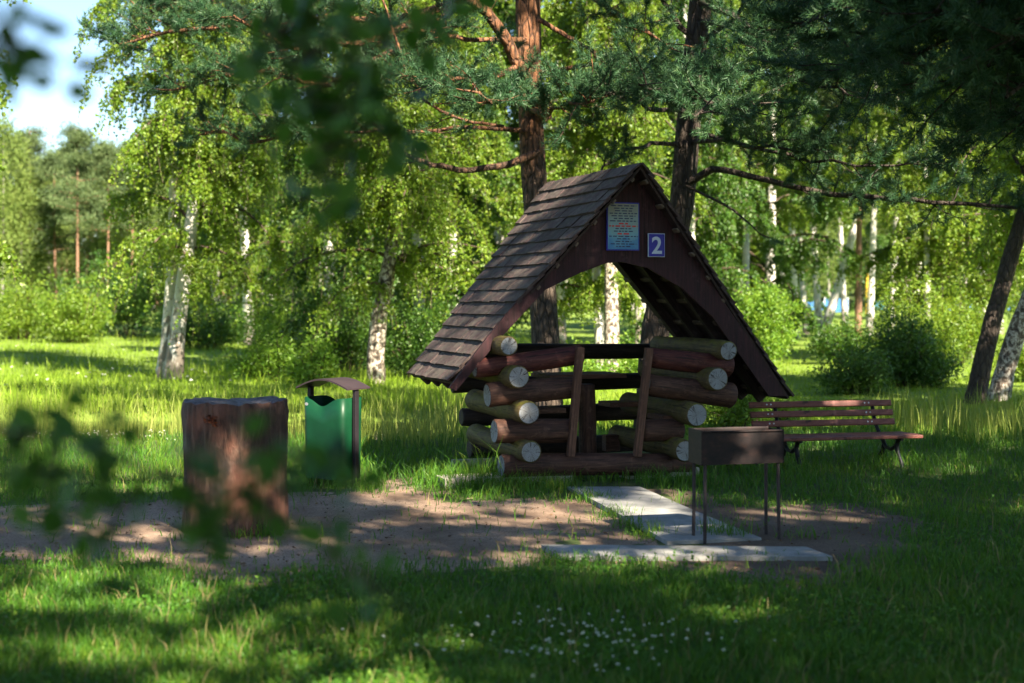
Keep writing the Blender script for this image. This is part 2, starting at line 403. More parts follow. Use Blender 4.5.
def birch_parts(trunks, radii, z0, spread, nlimb, ntwig, nleaf, leaf=.07, droop=1.0, lopside=(0, 0), wood=None, twigs=True, limb_up=.9):
    """wood and leaf buffers of a birch: bare stems, ascending limbs, hanging leafy strands"""
    wb = [MB() for _ in trunks]; lb = MB()
    for tr, rad, b in zip(trunks, radii, wb):
        t = np.linspace(0, 1, 22); b.tube(interp(tr, t), np.interp(t, np.linspace(0, 1, len(rad)), rad), 10, wobble=.05)
    st = []; sd = []; sl = []
    for i in range(nlimb):
        q = i % len(trunks); tr = np.asarray(trunks[q]); H = tr[-1, 2]
        u = rng.uniform(0, 1) ** .9; z = z0 + (H - z0) * u
        j = np.searchsorted(tr[:, 2], z); j = min(max(j, 1), len(tr) - 1)
        f = (z - tr[j - 1, 2]) / (tr[j, 2] - tr[j - 1, 2] + 1e-6); p = tr[j - 1] + (tr[j] - tr[j - 1]) * f
        az = i * 2.399 + rng.uniform(-.5, .5); L = spread * (1.05 - .65 * u) * rng.uniform(.55, 1.1)
        d = np.array([math.cos(az) + lopside[0], math.sin(az) + lopside[1], limb_up + rng.uniform(-.3, .3)]); d /= np.linalg.norm(d)
        pts = [p]
        for s_ in range(6):
            d = d + np.array([0, 0, -.26 * droop]) + rng.normal(0, .09, 3); d /= np.linalg.norm(d)
            pts.append(pts[-1] + d * L / 6)
        pts = np.array(pts); wb[q].tube(pts, np.linspace(.035 * (1.2 - .6 * u), .007, 7) * (spread / 2.6), 4, mi=1 if len(wood) > 1 else 0, cap=False)
        tt = rng.uniform(.1, 1, ntwig); s0 = interp(pts, tt); st.append(s0)
        dd = rng.normal(0, 1, (ntwig, 3)); dd[:, 2] = np.abs(dd[:, 2]) * .4; dd[:, :2] += (pts[-1] - pts[0])[:2] / L * .8
        sd.append(unit(dd)); sl.append(rng.uniform(.45, 1.35, ntwig) * (.6 + .4 * spread / 2.6))
    st = np.vstack(st); sd = np.vstack(sd); sl = np.concatenate(sl); T = len(st)
    def at(s, idx):
        l = sl[idx][:, None]; s = s[:, None]
        return st[idx] + sd[idx] * l * (.55 * s - .12 * s * s) + np.array([0, 0, -1.]) * l * (.75 * s * s) * droop
    idx = rng.integers(0, T, nleaf); s = rng.uniform(.05, 1, nleaf)
    pos = at(s, idx) + rng.normal(0, .045, (nleaf, 3))
    ax = rng.normal(0, .7, (nleaf, 3)) + np.array([0, 0, -.75])
    sz = leaf * rng.uniform(.5, 1.35, nleaf)
    tone = np.clip(rng.normal(.5, .25, nleaf) + (rng.uniform(-.2, .2, T))[idx], 0, 1)
    leaves(lb, pos, ax, sz, sz * .82, tone)
    if twigs:
        m = np.arange(T); w = .0035
        for a, b in ((0, .35), (.35, .7), (.7, 1.)):
            p0 = at(np.full(T, a), m); p1 = at(np.full(T, b), m); sx = unit(np.cross(p1 - p0, rng.normal(size=(T, 3)))) * w
            V = np.stack([p0 - sx, p0 + sx, p1 + sx, p1 - sx], 1).reshape(-1, 3); k = m * 4
            wb[0].add(V, np.stack([k, k + 1, k + 2, k + 3], 1), mi=1 if len(wood) > 1 else 0)
    return wb, lb

def birch(base, trunks, radii, z0, spread, nlimb, ntwig, nleaf, label, group=None, leaf=.07, bark='birch', lm='birch_leaf', **kw):
    wood = [M[bark], M['twig']]
    wb, lb = birch_parts(trunks, radii, z0, spread, nlimb, ntwig, nleaf, leaf, wood=wood, **kw)
    e = empty('birch_tree', base, label, 'birch', group)
    for b in wb: b.build('trunk', wood, e)
    lb.build('crown', M[lm], e, tone=True)
    return e

NEEDLES = 36
def shoots(mb, p0, p1, nlen=.068, width=.009, tone_off=0.0, nn=NEEDLES):
    """bottle-brush pine shoots along the segments p0-p1"""
    n = len(p0); ax = p1 - p0; L = np.linalg.norm(ax, axis=1); ax = unit(ax)
    e1 = unit(np.cross(ax, rng.normal(size=(n, 3)))); e2 = np.cross(ax, e1)
    s = np.tile(np.linspace(.0, 1, nn), (n, 1)) + rng.uniform(-.03, .03, (n, nn)); a = np.tile(np.arange(nn) * 2.399, (n, 1)) + rng.uniform(0, 6.28, (n, 1))
    rd = e1[:, None] * np.cos(a)[..., None] + e2[:, None] * np.sin(a)[..., None]
    b = p0[:, None] + (p1 - p0)[:, None] * s[..., None]
    d = unit(rd * .8 + ax[:, None] * (.45 + .5 * s)[..., None]); l = nlen * rng.uniform(.75, 1.15, (n, nn))[..., None]
    w = unit(np.cross(d, rng.normal(size=(n, nn, 3)))) * width / 2
    V = np.stack([b - w, b + w, b + d * l], 2).reshape(-1, 3); k = np.arange(n * nn) * 3
    tone = np.clip(rng.normal(.42, .16, (n, 1)) + tone_off + rng.normal(0, .1, (n, nn)), 0, 1)
    mb.add(V, np.stack([k, k + 1, k + 2], 1), tone=np.repeat(tone.ravel(), 3), smooth=False)

def pine_limb(wb, nb, pts, r0, r1, start=.35, nbr=14, blen=.7, nsh=7, mi=0, upturn=.25, nn=NEEDLES, tone_off=0., twig_r=.006, flat_=.35):
    pts = np.asarray(pts, float); k = max(8, len(pts) * 3); t = np.linspace(0, 1, k)
    P = interp(pts, t) + rng.normal(0, 1, (k, 3)) * np.linspace(0, .03, k)[:, None]
    wb.tube(P, np.linspace(r0, r1, k), 6, mi=mi, cap=False, wobble=.08)
    A = []; B = []
    nbr = nbr if nbr < 8 else int(nbr * 1.35)
    for i in range(nbr):
        u = start + (1 - start) * (i + rng.uniform(.2, .9)) / nbr
        p = interp(P, np.array([u]))[0]; q = interp(P, np.array([max(0, u - .08)]))[0]
        d = unit(p - q) * .7 + rng.normal(0, 1, 3) * np.array([1, 1, flat_]); d[2] += upturn; d = unit(d)
        L = blen * rng.uniform(.5, 1.1); seg = [p]
        for s_ in range(4):
            d = unit(d + rng.normal(0, .16, 3) + np.array([0, 0, .06])); seg.append(seg[-1] + d * L / 4)
        seg = np.array(seg); wb.tube(seg, np.linspace(twig_r * 1.6, twig_r * .6, 5), 3, mi=mi, cap=False)
        nsh2 = int(nsh * 1.5)
        for j in range(nsh2):
            v = .25 + .75 * (j + rng.uniform(0, 1)) / nsh2; a = interp(seg, np.array([v]))[0]
            dd = unit(unit(seg[-1] - seg[0]) * .7 + rng.normal(0, .65, 3) + np.array([0, 0, .3])); A.append(a); B.append(a + dd * rng.uniform(.1, .2))
        A.append(seg[-2]); B.append(seg[-1] + unit(seg[-1] - seg[-2]) * .08)
    if A: shoots(nb, np.array(A), np.array(B), nn=nn, tone_off=tone_off)

def bush_parts(r, h, nstem, nleaf, leaf=.07, lean=(0, 0), wide=1.0, clump=26, asp=.5):
    wb = MB(); lb = MB(); tips = []
    for i in range(nstem):
        az = i * 2.399 + rng.uniform(-.4, .4); u = math.sqrt((i + .5) / nstem)
        b = np.array([math.cos(az), math.sin(az), 0]) * r * .25 * u
        top = np.array([math.cos(az) * r * u * wide + lean[0], math.sin(az) * r * u + lean[1], h * (1 - .45 * u * u) * rng.uniform(.45, 1.15)]) * np.array([rng.uniform(.6, 1.35), rng.uniform(.6, 1.35), 1])
        mid = (b + top) / 2 + np.array([0, 0, h * .12]) + rng.normal(0, .06 * r, 3)
        P = interp([b, mid, top], np.linspace(0, 1, 6)); wb.tube(P, np.linspace(.014, .004, 6), 4, cap=False)
        for t in rng.uniform(.2, 1, clump): tips.append(interp(P, np.array([t]))[0] + rng.normal(0, .13 * r, 3) * np.array([1, 1, .8]))
    tips = np.array(tips); tips[:, 2] = np.maximum(tips[:, 2], .06); T = len(tips)
    idx = rng.integers(0, T, nleaf); tn = rng.uniform(-.25, .25, T)
    pos = tips[idx] + rng.normal(0, .075 + .02 * r, (nleaf, 3)); pos[:, 2] = np.maximum(pos[:, 2], .03)
    ax = rng.normal(0, 1, (nleaf, 3)) + np.array([0, 0, -.1]); ax[:, :2] += pos[:, :2] / (r + .01) * .6
    sz = leaf * rng.uniform(.65, 1.3, nleaf)
    leaves(lb, pos, ax, sz, sz * asp, np.clip(rng.normal(.5, .18, nleaf) + tn[idx], 0, 1))
    return wb, lb

def bush(px, Y, r, h, nleaf, label, mat='bush_leaf', leaf=.08, nstem=26, group=None, name='bush', **kw):
    x = (px - CX) / F * Y
    wb, lb = bush_parts(r, h, nstem, nleaf, leaf, **kw)
    e = empty(name, (x, Y, float(tz(x, Y)) - .02), label, 'bush' if name == 'bush' else name.replace('_', ' '), group)
    wb.build('stems', M['twig'], e)['kind'] = 'stuff'
    lb.build('foliage', M[mat], e, tone=True)
    return e

# ------------------------------------------------------------------ setting: ground, pond
def poly_mask(px, py, poly):
    inside = np.zeros(px.shape, bool); n = len(poly)
    for i in range(n):
        x1, y1 = poly[i]; x2, y2 = poly[(i + 1) % n]
        c = ((y1 > py) != (y2 > py)) & (px < (x2 - x1) * (py - y1) / (y2 - y1 + 1e-9) + x1)
        inside ^= c
    return inside

def ground_poly(pts):
    """photo outline -> outline on the level ground"""
    return [((x - CX) / F * (F * EYE / (y - HY)), F * EYE / (y - HY)) for x, y in pts]
DIRT = [ground_poly([(-260, 505), (-120, 506), (60, 503), (175, 503), (300, 494), (372, 492), (380, 479), (408, 478), (432, 495), (500, 500), (560, 496), (600, 500), (640, 545), (560, 548), (548, 560), (470, 566), (420, 572), (380, 580), (300, 578), (200, 572), (120, 566), (60, 560), (-60, 556), (-260, 556)])]
HUMUS = [ground_poly([(646, 490), (690, 492), (735, 506), (790, 500), (850, 504), (905, 520), (925, 540), (905, 565), (840, 575), (700, 574), (600, 566), (560, 556), (640, 546), (690, 538)])]

def cover(x, y):
    """bare-soil amount and humus amount at ground points"""
    jx = x + .2 * wob(x, y, 3.1, 1) + .09 * wob(x, y, 11, 2); jy = y + .42 * wob(x, y, 2.3, 3) + .2 * wob(x, y, 9, 5)
    d = np.zeros(x.shape, bool); h = np.zeros(x.shape, bool)
    for p in DIRT: d |= poly_mask(jx, jy, p)
    for p in HUMUS: h |= poly_mask(jx, jy, p)
    return d, h

def axis_(dense0, dense1, step, far0, far1):
    a = list(np.arange(dense0, dense1 + 1e-6, step)); s = step
    while a[-1] < far1: s *= 1.35; a.append(a[-1] + s)
    s = step
    while a[0] > far0: s *= 1.35; a.insert(0, a[0] - s)
    return np.array(a)
gx = axis_(-8, 8, .085, -900, 900); gy = axis_(3, 21, .085, -300, 1500)
GX, GY = np.meshgrid(gx, gy); nx, ny = len(gx), len(gy)
GZ = tz(GX, GY)
d_, h_ = cover(GX.ravel(), GY.ravel())
g = MB(); i = np.arange(nx * ny).reshape(ny, nx)
g.add(np.stack([GX.ravel(), GY.ravel(), GZ.ravel()], 1), np.stack([i[:-1, :-1].ravel(), i[:-1, 1:].ravel(), i[1:, 1:].ravel(), i[1:, :-1].ravel()], 1))
go = g.build('ground', M['ground']); tag(go, kind='structure')
for nm, val in (('dirt', (d_ | h_).astype(np.float32)), ('humus', (h_ & ~d_).astype(np.float32)), ('far', (sstep(15.5, 17.5, GY.ravel()) * (1 - sstep(100, 116, GY.ravel()))).astype(np.float32))):  # far drops under the distant wood: forest shade put into the turf colour
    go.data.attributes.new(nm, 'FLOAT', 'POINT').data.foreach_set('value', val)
w = MB(); w.add([[-40, 16, -.1], [.3, 16, -.1], [.3, 20.5, -.1], [-40, 20.5, -.1]], [[0, 1, 2, 3]]); tag(w.build('pond_water', M['water']), kind='structure')

def slab(name, pts, ztop, thick, label):
    p = np.array([[x, y, ztop] for x, y in pts]); b = p.copy(); b[:, 2] -= thick
    m = MB(); m.prism(b, p); m.add(p, [[0, 1, 2, 3]], smooth=False)
    o = m.build(name, M['concrete']); bevel(o, .008)
    return tag(o, label, 'slab')
def gp(px, py, z=0.0):
    Y = F * (EYE - z) / (py - HY); return ((px - CX) / F * Y, Y)
slab('concrete_slab', [gp(560, 556, .03), gp(833, 556.5, .03), gp(806, 546.5, .03), gp(541, 544.5, .03)], .03, .1, 'long narrow concrete slab lying across in front of the grill')
slab('concrete_slab', [gp(612, 509.6, .03), gp(693, 509.6, .03), gp(640, 486.5, .03), gp(567, 486.5, .03)], .03, .09, 'pale path slab touching the doorway of the log hut')
slab('concrete_slab', [gp(667, 541, .025), gp(762, 538, .025), gp(694, 510.2, .025), gp(613, 510.2, .025)], .025, .09, 'grey path slab whose far end adjoins the sunlit one, under the grill')

# ------------------------------------------------------------------ grasses (uncountable)
def blades(mb, x, y, h, w, lean, ztop=None):
    n = len(x); z = tz(x, y) - .005; az = rng.uniform(0, 6.283, n); d = np.stack([np.cos(az), np.sin(az), np.zeros(n)], 1)
    a2 = rng.uniform(0, 6.283, n); sd = np.stack([np.cos(a2), np.sin(a2), np.zeros(n)], 1) * (w / 2)[:, None]
    b = np.stack([x, y, z], 1); ln = (lean * h)[:, None]
    m = b + d * ln * .35; m[:, 2] += h * .6; t = b + d * ln; t[:, 2] += h * np.sqrt(np.clip(1 - lean ** 2 * .4, .2, 1))
    V = np.stack([b - sd, b + sd, m + sd * .75, m - sd * .75, t], 1).reshape(-1, 3); k = np.arange(n) * 5
    patch = .24 * wob(x, y, 1.3, 4) + .1 * wob(x, y, 5, 1)
    tone = np.clip(rng.normal(.45, .2, n) + patch, 0, 1)
    n0 = mb.n; mb.add(V, np.stack([k, k + 1, k + 2, k + 3], 1), tone=np.repeat(tone, 5), smooth=False)
    q = np.stack([k + 3, k + 2, k + 4], 1) + n0
    mb.f.append(q); mb.k.append(3); mb.mi.append(np.zeros(len(q), np.int32)); mb.sm.append(np.zeros(len(q), bool))

def pix_ground(n, y0, y1, x0=-160, x1=1184):
    py = rng.uniform(y0, y1, n); px = rng.uniform(x0, x1, n); Y = F * EYE / (py - HY)
    return (px - CX) / F * Y, Y
SL = [[gp(552, 561), gp(840, 562), gp(812, 543), gp(536, 540)], [gp(608, 511), gp(697, 511), gp(645, 484), gp(563, 484)], [gp(664, 544), gp(766, 541), gp(698, 508), gp(610, 508)]]
HUTP = [gp(492, 480), gp(700, 480), gp(650, 445), gp(475, 445)]
def free(x, y, keep=.04):
    d, h = cover(x + rng.normal(0, .09, len(x)), y + rng.normal(0, .2, len(x))); ok = ~((d | h) & (rng.uniform(0, 1, len(x)) > keep))
    for p in SL: ok &= ~poly_mask(x, y, p)
    ok &= ~poly_mask(x, y, HUTP)
    ok &= ~((np.hypot(x + 1.99, y - 9.95) < .4))
    return ok
lawn = MB()
x, y = pix_ground(190000, 428, 760); ok = free(x, y) & (pond(x, y) < .25); x, y = x[ok], y[ok]
hh = (.055 + .035 * np.clip(wob(x, y, 2.2, 7) + .3, 0, 1.3)) * rng.uniform(.5, 1.35, len(x)) * (1 + .9 * sstep(11.5, 13.5, y))
blades(lawn, x, y, hh, rng.uniform(.003, .0065, len(x)) * (1 + .06 * y), rng.uniform(.1, .95, len(x)))
wx, wy = pix_ground(42000, 470, 760); ok = free(wx, wy, .01) & (wob(wx, wy, 1.7, 9) + .5 * wob(wx, wy, 5, 3) > .1); wx, wy = wx[ok], wy[ok]; n = len(wx)
a = rng.normal(0, 1, (n, 3)); a[:, 2] = np.abs(a[:, 2]) * .35
leaves(lawn, np.stack([wx, wy, tz(wx, wy) + rng.uniform(.02, .075, n)], 1), a, rng.uniform(.012, .035, n), rng.uniform(.009, .022, n), np.clip(rng.normal(.4, .2, n), 0, 1))
# longer tufts round the hut, the stump, the slabs and the bin
def tuft(px, py, n, r, h, mb=lawn, wd=.006):
    cx, cy = gp(px, py); x = cx + rng.normal(0, r, n); y = cy + rng.normal(0, r * .8, n)
    blades(mb, x, y, h * rng.uniform(.5, 1.2, n), rng.uniform(.6, 1.4, n) * wd, rng.uniform(.15, .9, n))
for px, py, n, r, h in [(214, 536, 40, .05, .12), (240, 537, 30, .04, .1), (270, 535, 60, .05, .14), (345, 487, 150, .14, .15), (320, 485, 150, .16, .13), (370, 492, 90, .1, .12),
        (470, 487, 420, .22, .2), (510, 489, 420, .26, .16), (445, 484, 300, .22, .22), (545, 489, 300, .22, .13), (495, 481, 160, .12, .3), (485, 486, 40, .1, .45), (590, 500, 160, .13, .1), (612, 516, 90, .1, .12), (625, 527, 60, .07, .12),
        (655, 535, 60, .06, .13), (716, 536, 60, .08, .16), (735, 538, 50, .07, .14), (690, 505, 80, .14, .12), (665, 486, 120, .14, .17), (700, 486, 260, .25, .17),
        (218, 560, 30, .04, .06), (585, 561, 60, .12, .08), (690, 560, 50, .12, .08), (760, 560, 50, .12, .07), (905, 560, 120, .16, .13), (800, 540, 40, .1, .1), (850, 565, 30, .1, .08)]:
    tuft(px, py, n, r, h)
tag(lawn.build('lawn_grass', M['lawn'], tone=True), 'short green grass of the shaded picnic ground', 'grass', kind='stuff')

dry = MB(); x, y = pix_ground(5200, 470, 760); ok = free(x, y); x, y = x[ok], y[ok]
blades(dry, x, y, rng.uniform(.05, .17, len(x)), rng.uniform(.002, .0045, len(x)) * (1 + .05 * y), rng.uniform(.1, 1.0, len(x)))
k = NT('dry_stalk'); k.base(k.ramp(k.attr('tone'), [(0, (.09, .075, .025)), (1, (.3, .24, .11))])); k.rough(.85)
tag(dry.build('dry_stalks', k.m, tone=True), 'dry yellow grass stalks scattered in the lawn', 'grass', kind='stuff')
mead = MB()
x, y = pix_ground(95000, 334, 432); ok = (y > 15.6) & (pond(x, y) < .2) & free(x, y); x, y = x[ok], y[ok]
hh = (.09 + .08 * np.clip(wob(x, y, .7, 7) + .3, 0, 1.3)) * rng.uniform(.5, 1.4, len(x)) * (1 - .55 * sstep(.5, 3, x))
blades(mead, x, y, hh, rng.uniform(.006, .012, len(x)) * (1 + .035 * y), rng.uniform(.1, .8, len(x)))
x, y = pix_ground(9000, 334, 425); ok = (y > 16) & (pond(x, y) < .2) & free(x, y) & (wob(x, y, .9, 3) > -.05); x, y = x[ok], y[ok]
blades(mead, x, y, rng.uniform(.2, .48, len(x)) * (1 - .5 * sstep(.5, 3, x)), rng.uniform(.008, .016, len(x)) * (1 + .02 * y), rng.uniform(.1, .7, len(x)))
tag(mead.build('meadow_grass', M['meadow'], tone=True), 'tall sunlit meadow grass beyond the pond', 'grass', kind='stuff')

reed = MB()
x = rng.uniform(-9, -.6, 900); y = rng.uniform(16.9, 19.6, 900)
blades(reed, x, y, .34 + rng.uniform(.1, .45, 900), rng.uniform(.008, .016, 900), rng.uniform(.02, .3, 900))
x = np.concatenate([rng.uniform(4.7, 8.5, 1500), rng.uniform(-9, -.8, 900), rng.uniform(-2, -.4, 500)]); y = np.concatenate([rng.uniform(15.4, 19.5, 1500), rng.uniform(19.2, 20.6, 900), rng.uniform(15, 19, 500)])
blades(reed, x, y, rng.uniform(.22, .55, len(x)), rng.uniform(.008, .016, len(x)), rng.uniform(.02, .35, len(x)))
tag(reed.build('reeds', M['reed'], tone=True), 'thin pale reeds along the edge of the pond', 'reeds', kind='stuff')

clov = MB()
def clover(x, y, r):
    n = len(x); z = tz(x, y) + rng.uniform(.07, .13, n)
    for k in range(16):
        a = rng.normal(0, 1, (n, 3)); a[:, 2] = np.abs(a[:, 2]) + .1; a = unit(a)
        leaves(clov, np.stack([x, y, z], 1), a, r, r * .55, rng.uniform(.2, 1, n), 0)
py = rng.normal(655, 15, 120); px = rng.normal(570, 75, 120); Y = F * EYE / (py - HY); clover((px - CX) / F * Y, Y, rng.uniform(.007, .0125, 120))
py = rng.uniform(435, 449, 130); px = rng.uniform(-60, 190, 130); Y = F * EYE / (py - HY); clover((px - CX) / F * Y, Y, rng.uniform(.008, .015, 130))
py = rng.uniform(345, 395, 45); px = rng.uniform(0, 240, 45); Y = F * EYE / (py - HY); clover((px - CX) / F * Y, Y, .04)
tag(clov.build('clover_flowers', M['petal'], tone=True), 'white clover blossoms scattered through the grass', 'flowers', kind='stuff')

litter = MB()
x, y = pix_ground(3200, 480, 600); d, h = cover(x, y); x, y = x[d | h], y[d | h]; n = len(x)
a = rng.normal(0, 1, (n, 3)); a[:, 2] *= .15
leaves(litter, np.stack([x, y, tz(x, y) + .006], 1), a, rng.uniform(.008, .045, n) ** 1.0, rng.uniform(.004, .02, n), rng.uniform(0, 1, n))
k = NT('dry_litter'); k.base(k.ramp(k.attr('tone'), [(0, (.05, .03, .02)), (.6, (.14, .085, .05)), (1, (.25, .17, .1))])); k.rough(.9)
tag(litter.build('leaf_litter', k.m, tone=True), 'dry needles and leaf scraps on the bare soil', 'litter', kind='stuff')

# ------------------------------------------------------------------ the log hut
TH = R(20); rv = np.array([math.cos(TH), math.sin(TH), 0]); dv = np.array([-math.sin(TH), math.cos(TH), 0]); C0 = np.array([.98, 12.7, 0])
hut = empty('log_hut', C0, 'small open log hut with a steep brown shingle roof and a blue number 2', 'hut')
HINV = Matrix.Translation(-Vector(C0))
def U(px, py, t):
    kx = (px - CX) / F; Y = (C0 + t * dv).dot(dv) / (kx * dv[0] + dv[1]); return W(px, py, Y)

def frame_matrix(p0, p1):
    z = unit(p1 - p0); up = np.array([0, 0, 1.]) if abs(z[2]) < .95 else np.array([0, 1., 0]); x = unit(np.cross(up, z)); y = np.cross(z, x)
    m = Matrix(((x[0], y[0], z[0], p0[0] - C0[0]), (x[1], y[1], z[1], p0[1] - C0[1]), (x[2], y[2], z[2], p0[2] - C0[2]), (0, 0, 0, 1)))
    return m
def log(p0, p1, r0, r1=None, mat='log', sides=20, name='log', label=None):
    r1 = r0 if r1 is None else r1; L = np.linalg.norm(p1 - p0); k = 12
    z = np.linspace(0, L, k); rr = np.linspace(r0, r1, k) * (1 + .018 * np.sin(z * 7 + rng.uniform(0, 6)))
    pts = np.stack([.008 * np.sin(z * 3 + rng.uniform(0, 6)), .008 * np.sin(z * 2.3 + rng.uniform(0, 6)), z], 1)
    pts[0, :2] = 0; e = .012
    pts = np.vstack([pts[0], pts[0] + [0, 0, e], pts[1:-1], pts[-1] - [0, 0, e], pts[-1]]); rr = np.concatenate([[rr[0] - e], [rr[0]], rr[1:-1], [rr[-1]], [rr[-1] - e]])
    m = MB(); m.tube(pts, rr, sides, cap_mi=1, wobble=.008)
    o = m.build(name, [M[mat], M['log_dark' if mat == 'log_dark' else 'cut']], hut, matrix=frame_matrix(p0, p1))
    if label: o['label'] = label
    return o
# logs running back on the two side walls; their sawn ends face the camera
for px, py, r, t, mat in [(509, 346, 10, -.32, 'log_moss'), (519, 377, 11.8, -.32, 'log_moss'), (529, 413, 12, -.34, 'log_moss'), (531, 452, 11.4, -.38, 'log_moss'),
                          (728.5, 351, 10, -.3, 'log_moss'), (718, 379, 12, -.32, 'log_moss'), (697, 415, 12, -.36, 'log_moss'), (685, 451, 11.2, -.36, 'log_moss')]:
    p = U(px, py, t); rr = r / F * p[1]; log(p, p + dv * 1.48 + np.array([0, 0, .02]), rr, rr * .97, mat)
# short front logs left and right of the doorway
for a, b, r0, r1, t, mat in [((474, 368), (581, 354), 10, 10, -.06, 'log_red'), ((487, 395.5), (577, 387), 12.5, 11, -.08, 'log'), ((494, 431.5), (572, 429.5), 12.5, 12, -.08, 'log'),
                             ((648, 357), (730, 367), 10, 11, -.06, 'log_red'), ((646, 384), (732, 396), 11, 12.5, -.08, 'log'), ((640, 430), (681, 430), 11.5, 11, -.08, 'log'),
                             ((501, 466), (668, 464), 12, 11, -.1, 'log'), ((664, 463), (690, 463), 10.2, 10.2, -.06, 'log')]:
    p, q = U(*a, t), U(*b, t); log(p, q, r0 / F * p[1], r1 / F * q[1], mat)
# rear wall logs
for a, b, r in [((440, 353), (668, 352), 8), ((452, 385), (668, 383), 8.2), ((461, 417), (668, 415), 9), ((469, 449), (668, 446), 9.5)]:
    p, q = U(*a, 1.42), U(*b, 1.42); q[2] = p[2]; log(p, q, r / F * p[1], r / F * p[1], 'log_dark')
# little stub post under the right corner, block post inside
p = U(690, 452, -.02); q = p.copy(); q[2] = 0; log(q, p, .035, .035, 'log', 10, 'corner_post')
p = U(587, 384, .5); q = p.copy(); q[2] = .08; log(q, p, .085, .08, 'log', 16, 'inner_post')

def plank(p0, p1, w, th, mat, name, parent=hut, wdir=rv):
    """board from p0 to p1, w wide along wdir"""
    L = np.linalg.norm(p1 - p0); z = unit(p1 - p0); x = unit(wdir - z * wdir.dot(z)); y = np.cross(z, x)
    m = MB(); m.box((0, 0, L / 2), (w, th, L))
    o = m.build(name, M[mat], parent, matrix=Matrix(((x[0], y[0], z[0], p0[0] - C0[0]), (x[1], y[1], z[1], p0[1] - C0[1]), (x[2], y[2], z[2], p0[2] - C0[2]), (0, 0, 0, 1))))
    return bevel(o, .005)
plank(U(570.5, 456.5, -.2), U(580, 347, -.2), .07, .05, 'plank', 'door_jamb')
plank(U(637, 456.5, -.2), U(649, 348, -.2), .07, .05, 'plank', 'door_jamb')
# inner benches and table board
for a, b, t, w in [((500, 411), (560, 411), .35, .3), ((655, 417), (677, 417), .1, .34), ((604, 404), (650, 410), .8, .3)]:
    p, q = U(*a, t), U(*b, t); q[2] = p[2]; plank(p, q, .045, w, 'plank', 'seat_board', wdir=np.array([0, 0, 1.]))
p, q = U(540, 376, .75), U(616, 374, .75); q[2] = p[2]; plank(p, q, .04, .5, 'plank', 'table_board', wdir=np.array([0, 0, 1.]))
p = U(604, 443, .9); q = p + rv * .15; plank(p, q, .16, .1, 'log', 'seat_block', wdir=np.array([0, 0, 1.]))
# footing blocks
for a, b, t in [((440, 482), (566, 482), .02), ((622, 480), (692, 480), .02)]:
    p, q = U(*a, t), U(*b, t); p[2] = q[2] = .03; plank(p, q, .11, .3, 'stone', 'footing_block', wdir=np.array([0, 0, 1.]))
p, q = U(452, 466, 1.0), U(500, 466, 1.0); q[2] = p[2]; plank(p, q, .12, .06, 'stone', 'footing_block', wdir=np.array([0, 0, 1.]))

# roof: each slope is one part made of courses of shingles over dark boards
AF = W(641, 164, 12.45); AR = AF + dv * 2.2; LF = U(451, 382, -.02); LR = LF + dv * 1.26; RF = U(790, 397, -.02); RR = RF + dv * 1.4
def slope(f0, f1, b0, b1, rows, side):
    """f0-f1 front edge from ridge to eave, b0-b1 rear edge"""
    m = MB(); nor = unit(np.cross(f1 - f0, b0 - f0)); nor = nor if nor[2] > 0 else -nor
    q = np.array([f0, f1, b1, b0]); m.add(np.vstack([q - nor * .03, q - nor * .008]), [[0, 1, 2, 3], [7, 6, 5, 4], [0, 4, 5, 1], [1, 5, 6, 2], [2, 6, 7, 3]], mi=1, smooth=False)
    for i in range(rows):
        t0 = max(0, (i - .25) / rows); t1 = (i + 1.0) / rows
        A0, A1 = f0 + (f1 - f0) * t0, f0 + (f1 - f0) * t1; B0, B1 = b0 + (b1 - b0) * t0, b0 + (b1 - b0) * t1
        wdt = np.linalg.norm(B1 - A1); s = -.012
        while s < 1.0:
            wd = rng.uniform(.13, .3) / wdt; e = min(1.012, s + wd)
            if e > .95: e = 1.012
            j0, j1 = rng.uniform(-.004, .006, 2); lift = rng.uniform(0, .005)
            dn = unit(A1 - A0)
            a, b = A0 + (B0 - A0) * (s + .002), A0 + (B0 - A0) * (e - .002)
            c, d = A1 + (B1 - A1) * (e - .002) + dn * (.012 + j0), A1 + (B1 - A1) * (s + .002) + dn * (.012 + j1)
            lo = np.array([a + nor * .0, b + nor * .0, c + nor * (.022 + lift), d + nor * (.022 + lift)]); th = rng.uniform(.014, .024)
            m.add(np.vstack([lo, lo + nor * th]), [[3, 2, 1, 0], [4, 5, 6, 7], [0, 1, 5, 4], [1, 2, 6, 5], [2, 3, 7, 6], [3, 0, 4, 7]], smooth=False, tone=np.full(8, rng.uniform(0, 1)))
            s = e
    o = m.build('roof_slope', [M['shingle'], M['rafter']], hut, loc=-C0, tone=True)
    return o
slope(AF, LF, AR, LR, 17, -1); slope(AF, RF, AR, RR, 17, 1)
# rafters under both slopes
for f0, f1, b0, b1 in ((AF, LF, AR, LR), (AF, RF, AR, RR)):
    nor = unit(np.cross(f1 - f0, b0 - f0)); nor = nor if nor[2] > 0 else -nor
    for s in (.3, .55, .8):
        p, q = f0 + (b0 - f0) * s - nor * .08, f1 + (b1 - f1) * s - nor * .08
        plank(p, q, .06, .09, 'rafter', 'rafter', wdir=dv)
    for s in (.06, .16, .26, .36, .46, .56, .66, .76, .86, .96):
        p, q = f0 + (f1 - f0) * s - nor * .042, b0 + (b1 - b0) * s - nor * .042
        plank(p, q, .045, .022, 'batten', 'batten', wdir=unit(f1 - f0))
